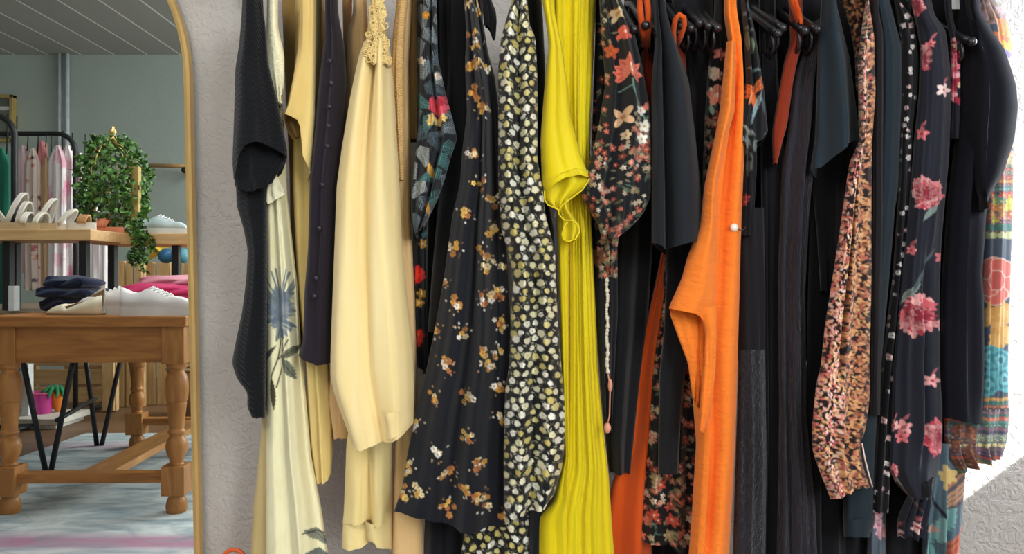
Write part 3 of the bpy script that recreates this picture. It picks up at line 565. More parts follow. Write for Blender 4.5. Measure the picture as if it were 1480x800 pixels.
# big orange shirt --------------------------------------------------------------------------
g = garment('orange_shirt', 'bright orange long shirt with a wide folded sleeve and one pearl pin', 'shirt', 1030, 1.25, 830)
piece('body', M['orange'], [(1047, -45), (1046, 20), (1052, 60), (1054, 110), (1044, 160), (1030, 215), (1016, 290), (1004, 420), (994, 500), (1000, 560), (1006, 640), (1000, 740), (993, 830)], [(1060, -45), (1064, 20), (1071, 61), (1075, 135), (1076, 209), (1072, 300), (1070, 361), (1067, 480), (1064, 590), (1060, 690), (1052, 830)], 1.27, .14, edge=.035, parent=g, seed=48, wav=.004, folds=[(.55, .5, .05, .014, .15, 1.0), (.8, .75, .1, -.01), (.25, .25, .08, -.006)])
sl = piece('sleeve', M['orange'], [(1050, 60), (1040, 160), (1032, 202), (1018, 267), (1012, 325), (994, 368), (985, 402), (966, 444)], [(1064, 60), (1062, 160), (1050, 202), (1038, 267), (1036, 360), (1034, 440), (1020, 470)], 1.235, .08, edge=.025, parent=g, seed=49, hem=[(966, 445), (985, 449), (1005, 453), (1013, 458), (1020, 470)], bdrop=20, wav=.002, folds=[(.5, .5, .15, -.006)])
piece('sleeve_lining', M['orange'], [(972, 440), (967, 450), (976, 476), (985, 500), (994, 524), (1001, 575)], [(1015, 440), (1021, 470), (1021, 500), (1018, 540), (1010, 590)], 1.268, .03, edge=.012, parent=sl, seed=50, wav=.005, nw=3)
piece('sleeve_turnup', M['orange'], [(1008, 448), (1013, 460), (1019, 480), (1018, 520), (1012, 580), (1010, 620)], [(1036, 440), (1036, 480), (1034, 540), (1026, 600), (1016, 625)], 1.24, .03, edge=.012, parent=g, seed=51, wav=.003)
pn = disc('pearl_pin', 1061, 328.5, 1.262, .0068, M['pearl'], g, .005)
mb = MB(); mb.tube([W(1066, 330, 1.264), W(1071, 333, 1.264), W(1075, 331, 1.264), W(1078, 327, 1.264)], .0009, 6); mb.build('pin_wire', M['dark_button'], pn)

# lily print dress --------------------------------------------------------------------------
cv = Cv(1055, -50, 1118, 830, C(22, 24, 31), 23)
for (x, y, L, w_, a, c) in ((1076, 22, 22, 4, .6, C(120, 132, 140)), (1080, 10, 18, 4, 1.2, C(100, 110, 120)), (1082, 42, 14, 6, .2, C(112, 122, 112)), (1079, 60, 26, 6, 1.5, C(120, 122, 90)), (1087, 62, 26, 6, 1.4, C(132, 150, 120)), (1090, 100, 24, 5, .1, C(118, 138, 142)), (1094, 155, 46, 6, 1.85, C(150, 176, 186)), (1083, 188, 26, 7, .5, C(140, 150, 140)), (1102, 150, 30, 4, 1.4, C(84, 104, 110))): cv.leaf(x, y, L, w_, a, c, tuple(q * .6 for q in c))
for a in (2.6, 3.1, 3.6, 2.1, 1.6, 5.6, 5.1): cv.leaf(1092 + 10 * math.cos(a), 132 + 10 * math.sin(a), 24, 7, a, cv.r.choice([C(236, 142, 84), C(222, 120, 64), C(246, 172, 120)]), C(170, 74, 40))
for k in range(14): cv.leaf(1082 + cv.r.uniform(-6, 6), 225 + cv.r.uniform(-10, 30), 14, 4, cv.r.uniform(1, 2), C(92, 96, 90))
for k in range(12): cv.leaf(1090 + cv.r.uniform(-20, 20), 203 + cv.r.uniform(-8, 8), 18, 5, cv.r.uniform(.8, 2.2), C(118, 130, 128))
for (x, y) in ((1078, 286), (1076, 292)): cv.flower(x, y, 6, 5, C(160, 66, 66), C(200, 140, 130))
g = garment('lily_dress', 'black dress with an orange lily printed on its ruffled short sleeve', 'dress', 1085, 1.28, 830)
piece('sleeve', M['print'], [(1070, -45), (1070, 0), (1075, 51), (1078, 118), (1070, 155), (1061, 186)], [(1080, -45), (1081, 0), (1091, 44), (1100, 101), (1105, 135), (1108, 165), (1110, 187)], 1.265, .09, edge=.03, parent=g, paint=cv, seed=52, hem=[(1061, 188), (1068, 200), (1080, 210), (1088, 216), (1098, 203), (1110, 190)], rip=3, ripn=3, folds=[(.6, .5, .07, .01), (.3, .25, .08, -.006)])
piece('bodice', M['print'], [(1068, 60), (1072, 240), (1070, 340)], [(1094, 60), (1094, 240), (1088, 340)], 1.315, .07, edge=.02, parent=g, paint=cv, seed=53)
piece('skirt', M['plum'], [(1070, 300), (1069, 420), (1067, 530)], [(1104, 300), (1106, 420), (1106, 540)], 1.325, .07, edge=.02, parent=g, seed=54, pleat=(5, .004), sp=2.5)
piece('lace_skirt', M['lace_black'], [(1068, 505), (1064, 640), (1058, 830)], [(1106, 505), (1108, 660), (1106, 830)], 1.318, .08, edge=.025, parent=g, seed=55, sp=3, wav=.006, nw=3)

# dark dresses between lily and the second black tee ----------------------------------------
piece('satin_dress', M['navy_black'], [(1096, -45), (1098, 100), (1100, 300), (1102, 600), (1100, 830)], [(1120, -45), (1124, 100), (1140, 300), (1140, 600), (1130, 830)], 1.345, .08, seed=56, label='straight navy-black dress right of the lily print dress', cat='dress', wav=.006, folds=[(.4, .4, .08, .01), (.7, .7, .08, -.008)])
g = garment('rust_blouse', 'rust orange blouse sandwiched between black dresses under a black hanger', 'blouse', 1130, 1.32, 235)
piece('body', M['rust'], [(1138, -45), (1142, 60), (1134, 85), (1126, 130), (1116, 190), (1117, 236)], [(1160, -45), (1160, 60), (1152, 90), (1146, 120), (1138, 180), (1122, 236)], 1.30, .05, edge=.02, parent=g, seed=57)
piece('collar', M['burnt'], [(1136, -45), (1139, 0), (1146, 20), (1152, 32)], [(1148, -45), (1152, 0), (1160, 22), (1161, 36)], 1.275, .03, edge=.015, parent=g, seed=58)
piece('crinkle_dress', M['crinkled'], [(1168, 30), (1162, 70), (1146, 120), (1140, 180), (1130, 240), (1124, 400), (1126, 600), (1122, 830)], [(1192, 30), (1188, 100), (1182, 200), (1170, 300), (1164, 420), (1166, 600), (1178, 720), (1182, 830)], 1.305, .12, edge=.03, seed=59, sp=3, label='long crinkled black dress left of the second black tee', cat='dress', wav=.005, nw=3, folds=[(.6, .75, .05, -.012), (.8, .85, .05, .01), (.3, .35, .08, .006)])
piece('under_dress', M['navy_black'], [(1172, 200), (1168, 400), (1164, 600), (1160, 830)], [(1240, 200), (1226, 400), (1224, 650), (1226, 830)], 1.35, .08, seed=60, label='plain black dress filling the space below the second black tee', cat='dress', wav=.008)
g = garment('boxy_tee', 'black boxy tee with a wide cut sleeve beside the peach ditsy blouse', 'top', 1210, 1.26, 260)
piece('sleeve', M['teal_black'], [(1184, -45), (1187, 0), (1182, 67), (1180, 140), (1178, 200), (1171, 243)], [(1205, -45), (1210, 10), (1228, 84), (1236, 140), (1243, 190)], 1.255, .12, edge=.035, parent=g, seed=61, hem=[(1171, 245), (1192, 240), (1205, 226), (1222, 209), (1245, 198)], bdrop=16, wav=.003, folds=[(.6, .6, .1, -.012), (.3, .25, .08, .008)])
piece('body', M['ink'], [(1172, 180), (1172, 250), (1180, 330), (1186, 420)], [(1236, 180), (1222, 260), (1216, 330), (1205, 420)], 1.33, .06, edge=.02, parent=g, seed=62)

# peach ditsy blouse -------------------------------------------------------------------------
def leafy(cv, x0, y0, x1, y1, pal, n, L=(5, 9)):
    for k in range(n):
        x, y = cv.r.uniform(x0, x1), cv.r.uniform(y0, y1); cv.leaf(x, y, cv.r.uniform(*L), cv.r.uniform(3, 5), cv.r.uniform(-.9, .9) + cv.r.choice([0, 1.5]), cv.r.choice(pal))
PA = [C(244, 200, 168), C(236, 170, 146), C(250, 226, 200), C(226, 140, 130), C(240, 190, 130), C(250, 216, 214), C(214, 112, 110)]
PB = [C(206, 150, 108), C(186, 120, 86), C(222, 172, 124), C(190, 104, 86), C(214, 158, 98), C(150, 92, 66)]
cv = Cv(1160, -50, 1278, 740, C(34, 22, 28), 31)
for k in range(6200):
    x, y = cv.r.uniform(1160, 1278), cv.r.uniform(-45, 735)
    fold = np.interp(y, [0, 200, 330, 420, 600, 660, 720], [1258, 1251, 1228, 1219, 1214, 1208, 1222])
    cv.leaf(x, y, cv.r.uniform(4.5, 8), cv.r.uniform(2.4, 4), cv.r.uniform(-.9, .9) + cv.r.choice([0, 1.5]), cv.r.choice(PA if x < fold + cv.r.uniform(-3, 3) else PB))  # browner palette right of the fold puts its shaded side into the print
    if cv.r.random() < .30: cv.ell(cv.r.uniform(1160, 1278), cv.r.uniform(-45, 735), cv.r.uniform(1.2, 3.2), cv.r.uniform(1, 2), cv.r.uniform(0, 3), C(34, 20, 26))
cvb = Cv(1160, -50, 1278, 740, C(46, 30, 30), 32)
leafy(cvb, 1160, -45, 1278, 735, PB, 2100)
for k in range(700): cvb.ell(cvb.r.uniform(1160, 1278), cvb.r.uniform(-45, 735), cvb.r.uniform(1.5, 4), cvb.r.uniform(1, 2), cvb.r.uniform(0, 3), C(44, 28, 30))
g = garment('peach_ditsy_blouse', 'peach and brown ditsy print blouse with a long sleeve and slanted cuff', 'blouse', 1220, 1.24, 720)
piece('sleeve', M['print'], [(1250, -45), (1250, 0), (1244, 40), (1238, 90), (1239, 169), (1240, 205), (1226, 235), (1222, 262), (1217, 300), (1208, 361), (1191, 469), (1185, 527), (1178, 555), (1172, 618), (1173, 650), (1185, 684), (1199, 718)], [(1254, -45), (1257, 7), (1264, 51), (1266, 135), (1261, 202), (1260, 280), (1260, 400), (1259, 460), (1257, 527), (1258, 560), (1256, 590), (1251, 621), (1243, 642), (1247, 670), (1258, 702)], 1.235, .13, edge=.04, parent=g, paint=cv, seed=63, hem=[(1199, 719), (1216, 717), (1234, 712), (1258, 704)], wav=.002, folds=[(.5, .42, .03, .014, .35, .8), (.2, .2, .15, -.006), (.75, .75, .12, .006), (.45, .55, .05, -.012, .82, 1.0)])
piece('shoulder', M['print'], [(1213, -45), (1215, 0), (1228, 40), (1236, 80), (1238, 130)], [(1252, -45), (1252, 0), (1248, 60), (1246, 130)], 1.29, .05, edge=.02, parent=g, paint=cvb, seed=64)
mb = MB(); mb.tube([W(1246, 640, 1.252), W(1250, 662, 1.25), W(1256, 686, 1.25), W(1261, 703, 1.252)], .0012, 8); mb.build('cuff_edge', plain('cuff edge', C(240, 214, 204), rough=.7), g)

# black blazer pair ----------------------------------------------------------------------------
piece('black_blouse', M['plum'], [(1255, -45), (1257, 10), (1262, 60), (1262, 300), (1258, 600)], [(1268, -45), (1272, 25), (1277, 45), (1277, 300), (1272, 600)], 1.275, .12, edge=.025, seed=65, label='thin black blouse edge between peach ditsy blouse and teal-black sweater', cat='blouse')
g = garment('teal_sweater', 'teal-black sweater with a banded cuff right of the peach ditsy blouse', 'sweater', 1255, 1.29, 776)
piece('sleeve', M['teal_black'], [(1262, -45), (1266, 0), (1274, 50), (1275, 140), (1272, 270), (1264, 400), (1250, 560), (1238, 640), (1219, 700), (1218, 752)], [(1280, -45), (1286, 0), (1296, 40), (1304, 67), (1304, 135), (1299, 270), (1294, 300), (1286, 395), (1280, 462), (1275, 520), (1266, 642), (1264, 752)], 1.285, .13, edge=.035, parent=g, seed=66, wav=.003, folds=[(.4, .4, .08, .008), (.75, .7, .08, .006)])
piece('cuff', M['teal_black'], [(1218, 750), (1220, 775)], [(1264, 750), (1263, 760), (1256, 776)], 1.288, .1, edge=.03, parent=g, seed=67, wav=.002)
piece('black_skirt', M['navy_black'], [(1216, 600), (1216, 830)], [(1262, 600), (1262, 830)], 1.36, .08, seed=68, label='plain black hem below the teal-black cuff', cat='dress', wav=.006)

# small white flower dress -------------------------------------------------------------------------
cv = Cv(1250, -50, 1335, 830, C(19, 19, 27), 41)
y = -40
while y < 800:
    for x in range(1250, 1335, 13): 
        if cv.r.random() < .62: cv.flower(x + cv.r.uniform(-5, 5), y + cv.r.uniform(-5, 5), cv.r.uniform(2.6, 4.6), 5, cv.r.choice([C(232, 226, 224), C(216, 206, 206), C(226, 190, 190)]), C(60, 50, 60), fat=.4)
    y += 15
g = garment('white_ditsy_dress', 'black dress sprinkled with tiny white flowers, squeezed beside the navy peony shirt', 'dress', 1290, 1.31, 740)
piece('body', M['print'], [(1290, -45), (1293, 0), (1302, 60), (1304, 120), (1298, 280), (1290, 400), (1282, 462), (1275, 520), (1265, 640), (1258, 740)], [(1298, -45), (1299, 0), (1321, 27), (1328, 90), (1326, 135), (1320, 180), (1316, 280), (1310, 380), (1304, 470), (1297, 540), (1290, 640), (1284, 740)], 1.30, .13, edge=.03, parent=g, paint=cv, seed=69)
cv = Cv(1245, 700, 1300, 830, C(92, 104, 118), 42)
for (x, y) in ((1270, 758), (1274, 770), (1268, 742)): cv.flower(x, y, 9, 5, C(226, 176, 190), C(200, 120, 140))
piece('grey_floral_dress', M['print'], [(1256, 715), (1254, 770), (1252, 830)], [(1282, 715), (1280, 770), (1280, 830)], 1.335, .05, edge=.02, seed=70, paint=cv, label='grey hem with a pink flower below the white-flowered black dress', cat='dress')

# navy peony shirt ---------------------------------------------------------------------------------
def peony(cv, x, y, rx, ry, ang=0):
    for k in range(40):
        q = 1 - k / 40; a = cv.r.uniform(0, 6.28); d = q * .75
        f = .55 + .45 * q + cv.r.uniform(-.18, .15); c = [(C(236, 150, 156)), C(214, 104, 116), C(186, 66, 84), C(240, 176, 176)][cv.r.randrange(4)]
        cv.ell(x + rx * d * math.cos(a), y + ry * d * math.sin(a), rx * .36, ry * .26, a + cv.r.uniform(-.4, .4), tuple(min(1, z * f) for z in c), .3)
    cv.ell(x, y, rx * .2, ry * .25, 0, C(140, 34, 56), .4)
    for k in range(6): cv.line([(x + rx * .1 * k - rx * .3, y + ry * .4), (x + rx * .12 * k - rx * .3, y - ry * .2)], .8, C(150, 54, 70), .6)
cv = Cv(1278, -50, 1400, 830, C(32, 35, 48), 43)
cv.leaf(1346, 305, 32, 8, 2.2, C(124, 142, 140)); cv.leaf(1316, 425, 42, 11, -.75, C(124, 140, 134), C(90, 104, 100)); cv.leaf(1330, 405, 40, 6, -1.1, C(78, 90, 96)); cv.leaf(1345, 372, 30, 4, -1.1, C(80, 92, 98)); cv.leaf(1303, 462, 20, 7, 2.0, C(134, 142, 130))
peony(cv, 1341, 277, 21, 30); peony(cv, 1328, 456, 27, 34); peony(cv, 1358, 632, 20, 30); peony(cv, 1328, 8, 11, 14); peony(cv, 1340, 82, 7, 26); peony(cv, 1290, 684, 12, 16)
for (x, y, r) in ((1363.5, 130, 10), (1335, 192, 10), (1347, 62, 6), (1320, 361, 7), (1361, 371, 9), (1349, 550, 10), (1309, 618, 11), (1306, 632, 10), (1294, 615, 9), (1360, 470, 8), (1296, 770, 8), (1324, 760, 9)): cv.flower(x, y, r, 5, cv.r.choice([C(240, 170, 172), C(226, 124, 132), C(246, 206, 204)]), C(170, 60, 76), fat=.3); cv.leaf(x + 3, y - r - 4, 12, 4, -.9, C(178, 100, 110))
for k in range(9): cv.leaf(1296 + k * 3.6, 690 + k * 5, 34, 4, .9, cv.r.choice([C(116, 124, 116), C(80, 62, 66), C(128, 96, 92)]))
g = garment('peony_shirt', 'navy long-sleeved shirt with large pink peonies and a gathered cuff', 'shirt', 1335, 1.3, 775)
piece('sleeve', M['print_smooth'], [(1312, -45), (1316, 0), (1325, 40), (1330, 70), (1328, 135), (1321, 202), (1316, 270), (1311, 320), (1303, 395), (1296, 470), (1290, 535), (1287, 620), (1284, 677), (1296, 700), (1318, 722)], [(1338, -45), (1346, 0), (1351, 22), (1367, 44), (1374, 101), (1375, 169), (1371, 236), (1365, 300), (1360, 361), (1358, 430), (1358, 527), (1362, 590), (1362, 640), (1356, 680), (1344, 722)], 1.275, .14, edge=.04, parent=g, paint=cv, seed=71, wav=.003, folds=[(.45, .6, .06, -.01, .6, .95), (.75, .7, .06, .014, .5, .95), (.3, .25, .1, .006)])
piece('cuff', M['print_smooth'], [(1318, 705), (1306, 728), (1296, 752), (1297, 776)], [(1344, 705), (1348, 722), (1342, 752), (1336, 776)], 1.285, .1, edge=.03, parent=g, paint=cv, seed=72, wav=.008, nw=4, rip=3)
piece('cuff_tie', M['ink'], [(1330, 700), (1332, 720)], [(1350, 690), (1346, 716)], 1.272, .03, edge=.012, parent=g, seed=73)
piece('black_gown', M['navy_black'], [(1276, 640), (1278, 830)], [(1336, 640), (1336, 830)], 1.375, .06, seed=74, label='black hem hanging below the gathered peony cuff', cat='dress', wav=.008)

# pink and black florals next to the sweater -------------------------------------------------------------
cv = Cv(1365, -50, 1396, 260, C(26, 26, 36), 44)
for k in range(26): cv.ell(1381 + cv.r.uniform(-7, 7), 62 + k * 3.4, cv.r.uniform(3, 6), cv.r.uniform(4, 8), cv.r.uniform(-.5, .5), cv.r.choice([C(226, 120, 140), C(240, 176, 186), C(190, 66, 90), C(160, 44, 66), C(226, 200, 170)]), .3)
piece('pink_floral_blouse', M['print'], [(1362, -45), (1366, 20), (1374, 60), (1373, 148), (1371, 200)], [(1370, -45), (1378, 30), (1388, 60), (1388, 148), (1386, 200)], 1.30, .07, edge=.018, seed=75, paint=cv, label='black blouse with a bright pink flower strip left of the black sweater', cat='blouse')
g = garment('black_sweater', 'black fine-knit sweater with a full bent sleeve, last but one on the right', 'sweater', 1400, 1.29, 612)
piece('body', M['sweater'], [(1378, -45), (1384, 40), (1388, 68), (1384, 152), (1376, 236), (1368, 300), (1360, 420), (1358, 527), (1361, 600)], [(1410, -45), (1420, 40), (1430, 120), (1426, 300), (1419, 395), (1421.5, 429), (1422, 527), (1420, 611)], 1.30, .15, edge=.035, parent=g, seed=76, hem=[(1361, 602), (1385, 607), (1420, 613)], wav=.003, folds=[(.4, .5, .06, -.008), (.95, .93, .03, -.006, .5, 1.0)])
piece('sleeve', M['sweater'], [(1390, -45), (1394, 10), (1400, 55), (1398, 110), (1394, 190), (1399, 240), (1412, 284), (1419, 300)], [(1412, -45), (1418, 17), (1438, 51), (1451, 68), (1462, 100), (1469, 125), (1471.5, 155), (1466, 202), (1449, 253), (1434, 275), (1422, 306)], 1.275, .12, edge=.045, parent=g, seed=77, wav=.002, folds=[(.3, .35, .08, -.012), (.6, .5, .1, .008), (.35, .45, .05, .01, .0, .4)])

# many-coloured kimono ------------------------------------------------------------------------------------
cv = Cv(1320, -50, 1480, 830, C(60, 74, 96), 45)
def bands(cv, x0, x1, y0, y1):
    pal = [C(196, 92, 62), C(226, 160, 82), C(90, 140, 140), C(60, 66, 90), C(214, 120, 96), C(130, 92, 110), C(232, 206, 150), C(66, 120, 110)]
    y = y0
    while y < y1:
        h = cv.r.uniform(3.5, 7); c = cv.r.choice(pal)
        for x in np.arange(x0, x1, 3.0): cv.ell(x, y + h / 2 + cv.r.uniform(-1, 1), 3, h / 2, 0, tuple(min(1, q * cv.r.uniform(.7, 1.25)) for q in c), .2)
        if cv.r.random() < .55:
            c2 = cv.r.choice(pal)
            for x in np.arange(x0, x1, 7.0): cv.flower(x, y + h / 2, 3.4, 5, c2, C(240, 226, 170))
        y += h
for x in np.arange(1405, 1480, 3):
    for y in np.arange(-48, 35, 5): cv.ell(x + cv.r.uniform(-2, 2), y, 3, 3, 0, cv.r.choice([C(120, 92, 70), C(150, 110, 90), C(96, 70, 66), C(176, 140, 150)]), .4)
for (x, y, c) in ((1451, 34, C(214, 130, 70)), (1452, 46, C(214, 140, 60)), (1458, 58, C(206, 196, 60)), (1448, 56, C(222, 120, 66)), (1455, 70, C(226, 196, 80)), (1459, 82, C(140, 124, 190)), (1455, 90, C(236, 220, 200)), (1458, 105, C(226, 170, 140)), (1462, 112, C(196, 110, 90)), (1462, 130, C(200, 150, 110)), (1460, 150, C(140, 150, 160))): cv.ell(x, y, 11, 9, .3, c, .4)
bands(cv, 1410, 1475, 178, 336)
for k in range(18): cv.flower(1424 + (k % 4) * 12 + cv.r.uniform(-3, 3), 282 + (k // 4) * 9, 6, 5, cv.r.choice([C(206, 90, 60), C(190, 190, 60), C(110, 150, 120), C(220, 150, 80)]), C(240, 220, 140))
for x in range(1424, 1470, 12): cv.ell(x, 341, 6, 7, 0, C(196, 204, 150), .1)
cv.ell(1440, 356, 50, 12, 0, C(64, 74, 92))
for k in range(5): cv.ell(1440 + 14 * math.cos(k * 1.26 + .3), 405 + 22 * math.sin(k * 1.26 + .3), 14, 19, k * 1.26, C(240, 206, 190)); cv.ell(1440 + 14 * math.cos(k * 1.26 + .3), 405 + 22 * math.sin(k * 1.26 + .3), 12.5, 17.5, k * 1.26, C(226, 112, 96))
cv.ell(1440, 405, 13, 15, 0, C(240, 206, 190)); cv.ell(1440, 405, 11.5, 13.5, 0, C(214, 96, 86))
for (x, y) in ((1432, 455), (1444, 470), (1452, 485), (1440, 492), (1450, 452)): cv.ell(x, y, 13, 15, 0, C(226, 170, 84), .25); cv.ell(x, y, 8, 10, 0, C(236, 186, 106), .2)
for (x, y) in ((1430, 515), (1446, 520), (1438, 545), (1452, 548), (1428, 555)):
    for q, c in ((16, C(90, 176, 186)), (12, C(60, 140, 156)), (8, C(120, 196, 200)), (4, C(50, 120, 140))): cv.ell(x, y, q, q * 1.1, 0, c, .1)
bands(cv, 1362, 1475, 574, 640); bands(cv, 1362, 1475, 640, 690)
for k in range(40): cv.flower(cv.r.uniform(1363, 1410), cv.r.uniform(604, 680), 6, 5, cv.r.choice([C(120, 62, 40), C(150, 90, 50), C(90, 50, 46)]), C(190, 130, 80))
cvl = Cv(1320, 640, 1420, 830, C(92, 116, 130), 46)
for k in range(9): cvl.line([(1340 + k * 4, 830 - k * 2), (1400 + k * 2, 750 + k * 3)], 4, cvl.r.choice([C(206, 120, 96), C(190, 96, 80), C(226, 190, 160), C(170, 90, 70)]))
for k in range(7): cvl.line([(1372, 740 - k * 7), (1398, 715 - k * 8)], 3.4, cvl.r.choice([C(206, 150, 110), C(190, 126, 90), C(104, 84, 84)]))
cvl.leaf(1364, 760, 60, 26, -1.0, C(130, 176, 176)); cvl.ell(1370, 688, 12, 14, 0, C(226, 196, 130), .3); cvl.leaf(1347, 765, 20, 12, 0, C(200, 160, 150)); cvl.leaf(1345, 800, 40, 20, 1.4, C(136, 190, 190)); cvl.line([(1348, 720), (1364, 746)], 4, C(40, 44, 56))
for k in range(5): cvl.line([(1341 + k * 6, 780), (1341 + k * 6, 828)], 2, C(60, 90, 100))
cv.a = cv.a * .8 + np.array(C(120, 126, 136)) * .2  # sunlit wash mixed into the whole print as pale blue-grey
g = garment('kimono', 'many-coloured patterned kimono at the right end, lit from behind by the window', 'kimono', 1430, 1.34, 830)
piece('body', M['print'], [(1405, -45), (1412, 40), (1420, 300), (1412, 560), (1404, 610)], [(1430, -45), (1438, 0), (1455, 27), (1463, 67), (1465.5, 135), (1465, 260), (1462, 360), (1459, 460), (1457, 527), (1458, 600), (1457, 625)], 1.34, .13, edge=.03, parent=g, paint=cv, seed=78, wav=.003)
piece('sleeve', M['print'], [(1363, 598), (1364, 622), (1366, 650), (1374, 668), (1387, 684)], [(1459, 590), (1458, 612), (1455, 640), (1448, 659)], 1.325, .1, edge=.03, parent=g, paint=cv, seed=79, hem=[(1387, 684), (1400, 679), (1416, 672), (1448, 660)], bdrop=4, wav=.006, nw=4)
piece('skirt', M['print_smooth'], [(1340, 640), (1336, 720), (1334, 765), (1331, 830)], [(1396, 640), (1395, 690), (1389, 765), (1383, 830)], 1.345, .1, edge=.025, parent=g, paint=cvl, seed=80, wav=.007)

# ------------------------------------------------------------------ hangers and rail
RY, RZ = 1.46, 1.535
def hanger(px, py, Y, label, group=None, spread=.2):
    tip = W(px, py, Y); x = tip.x
    t = empty('clothes_hanger', (x, RY, tip.z), label, 'hanger', group)
    top = Vector((x, RY, tip.z + .105)); back = Vector((x, 2 * RY - Y, tip.z))
    mb = MB(); mb.tube([top, top.lerp(tip, .3) + Vector((0, 0, .008)), top.lerp(tip, .85), tip], [.006, .0065, .0065, .006], 10); mb.ball(tip + Vector((0, -.001, -.001)), .0075)
    mb.tube([top, top.lerp(back, .3) + Vector((0, 0, .008)), top.lerp(back, .85), back], [.006, .0065, .0065, .006], 10); mb.build('shoulder_arm', M['hanger'], t)
    mb = MB(); q = top.lerp(tip, .86)
    mb.tube([q + Vector((0, 0, -.004)), q + Vector((.004, .004, -.03)), q + Vector((.002, .018, -.042)), q + Vector((-.003, .03, -.028)), q + Vector((0, .03, .004))], .0032, 8); mb.build('strap_hook', M['hanger'], t)
    mb = MB(); r = .018
    mb.tube([top, top + Vector((0, 0, RZ - top.z - .02 + .001))] + [Vector((x, RY + r * math.cos(a) , RZ + r * math.sin(a))) for a in np.linspace(-PI / 2, PI * .9, 9)], .0022, 8); mb.build('hook', M['steel'], t)
    return t
for px, py, lab in ((916, 42, 'black plastic hanger carrying the coral flower blouse'), (933, 36, 'black hanger over rust cloth between coral blouse and black tee'), (951, 48, 'black hanger tip just left of the black tee shoulder'),
                    (984, 36, 'black hanger with orange cloth looped on its end, right of the black tee'), (998, 40, 'first of four black hanger tips crowded left of the orange shirt'), (1010, 33, 'second of four black hanger tips crowded left of the orange shirt'), (1023, 37, 'third of four black hanger tips crowded left of the orange shirt'), (1036, 40, 'black hanger tip nearest the orange shirt on its left'),
                    (1124, 48, 'black hanger sloping down right of the lily print sleeve'), (1131, 40, 'black hanger beside the rust blouse on its left'), (1181, 42, 'black hanger touching the boxy black tee'), (1163, 44, 'black hanger inside the rust blouse collar'),
                    (1404, 60, 'black hanger arm against the black sweater neck')):
    hanger(px, py, 1.262 if px < 1390 else 1.265, lab)
# pale card tags behind the sweater hanger
for (x0, x1, y0, y1, lab) in ((1376, 1394, -30, 13, 'white card size tag above the black sweater, left one'), (1400, 1411, -30, 5, 'white card tag at the top edge right of the larger white tag')):
    a, b = W(x0, y1, 1.31), W(x1, y0, 1.31); mb = MB(); mb.box(a.x, b.x, 1.31, 1.3115, a.z, b.z); mb.build('size_tag', M['white_tag'], label=lab, cat='tag', bevel=.0004, smooth=False)
t = empty('clothes_rail', (0, RY, 1.5), 'black steel wall rail that carries all the clothes above the picture', 'rail')
mb = MB(); mb.tube([(-.62, RY, RZ), (1.12, RY, RZ)], .0125, 14); mb.build('bar', M['steel'], t)
for x in (-.6, .25, 1.1): mb = MB(); mb.tube([(x, RY, RZ), (x, YW - .01, RZ)], .01, 10); mb.box(x - .03, x + .03, YW - .012, YW + .001, RZ - .011, RZ + .05); mb.build('bracket', M['steel'], t, smooth=False)
# ==================================================================== SETTING
XL, XR = -5.6, 1.7
YF = 2 * YM - 7.0          # wall behind the camera, seen in the mirror
ZC = 2.92
def plaster(name, c, strength=.5, scale=42):
    m, nt, b = mat_new(name); L = nt.links
    v = coords(nt)
    n1 = N(nt, 'ShaderNodeTexNoise', Scale=float(scale), Detail=5.0, Distortion=1.4); L.new(v, n1.inputs['Vector'])
    n2 = N(nt, 'ShaderNodeTexNoise', Scale=float(scale) * 3.2, Detail=3.0, Distortion=.5); L.new(v, n2.inputs['Vector'])
    n3 = N(nt, 'ShaderNodeTexNoise', Scale=2.0, Detail=2.0); L.new(v, n3.inputs['Vector'])
    f = ramp(nt, n3.outputs['Fac'], [(.3, 0.0), (.7, 1.0)])
    L.new(mixcol(nt, f, tuple(x * .94 for x in c), c), b.inputs['Base Color']); b.inputs['Roughness'].default_value = .75; b.inputs['Specular IOR Level'].default_value = .3
    r = ramp(nt, n1.outputs['Fac'], [(.42, 0.0), (.56, 1.0)])
    b1 = N(nt, 'ShaderNodeBump', Strength=strength, Distance=.006); L.new(r, b1.inputs['Height'])
    b2 = N(nt, 'ShaderNodeBump', Strength=strength * .6, Distance=.003); L.new(n2.outputs['Fac'], b2.inputs['Height']); L.new(b1.outputs[0], b2.inputs['Normal'])
    L.new(b2.outputs[0], b.inputs['Normal']); return m
m_wall = plaster('textured plaster wall', C(184, 178, 174), .34)
m_wall2 = plaster('grey green plaster wall', C(176, 188, 183), .1)

def struct(mb, name, mat, bevel=0, smooth=False, parent=None):
    return mb.build(name, mat, parent, kind='structure' if parent is None else None, smooth=smooth, bevel=bevel, origin=(0, 0, 0))
mb = MB(); mb.box(XL - .1, XR + .2, YW, YW + .1, 0, ZC); struct(mb, 'wall_back', m_wall)
mb = MB(); mb.box(XL - .1, XR + .2, YF - .1, YF, 0, ZC); struct(mb, 'wall_front', m_wall2)
mb = MB(); mb.box(XL - .1, XL, YF, YW, 0, ZC); struct(mb, 'wall_left', m_wall2)
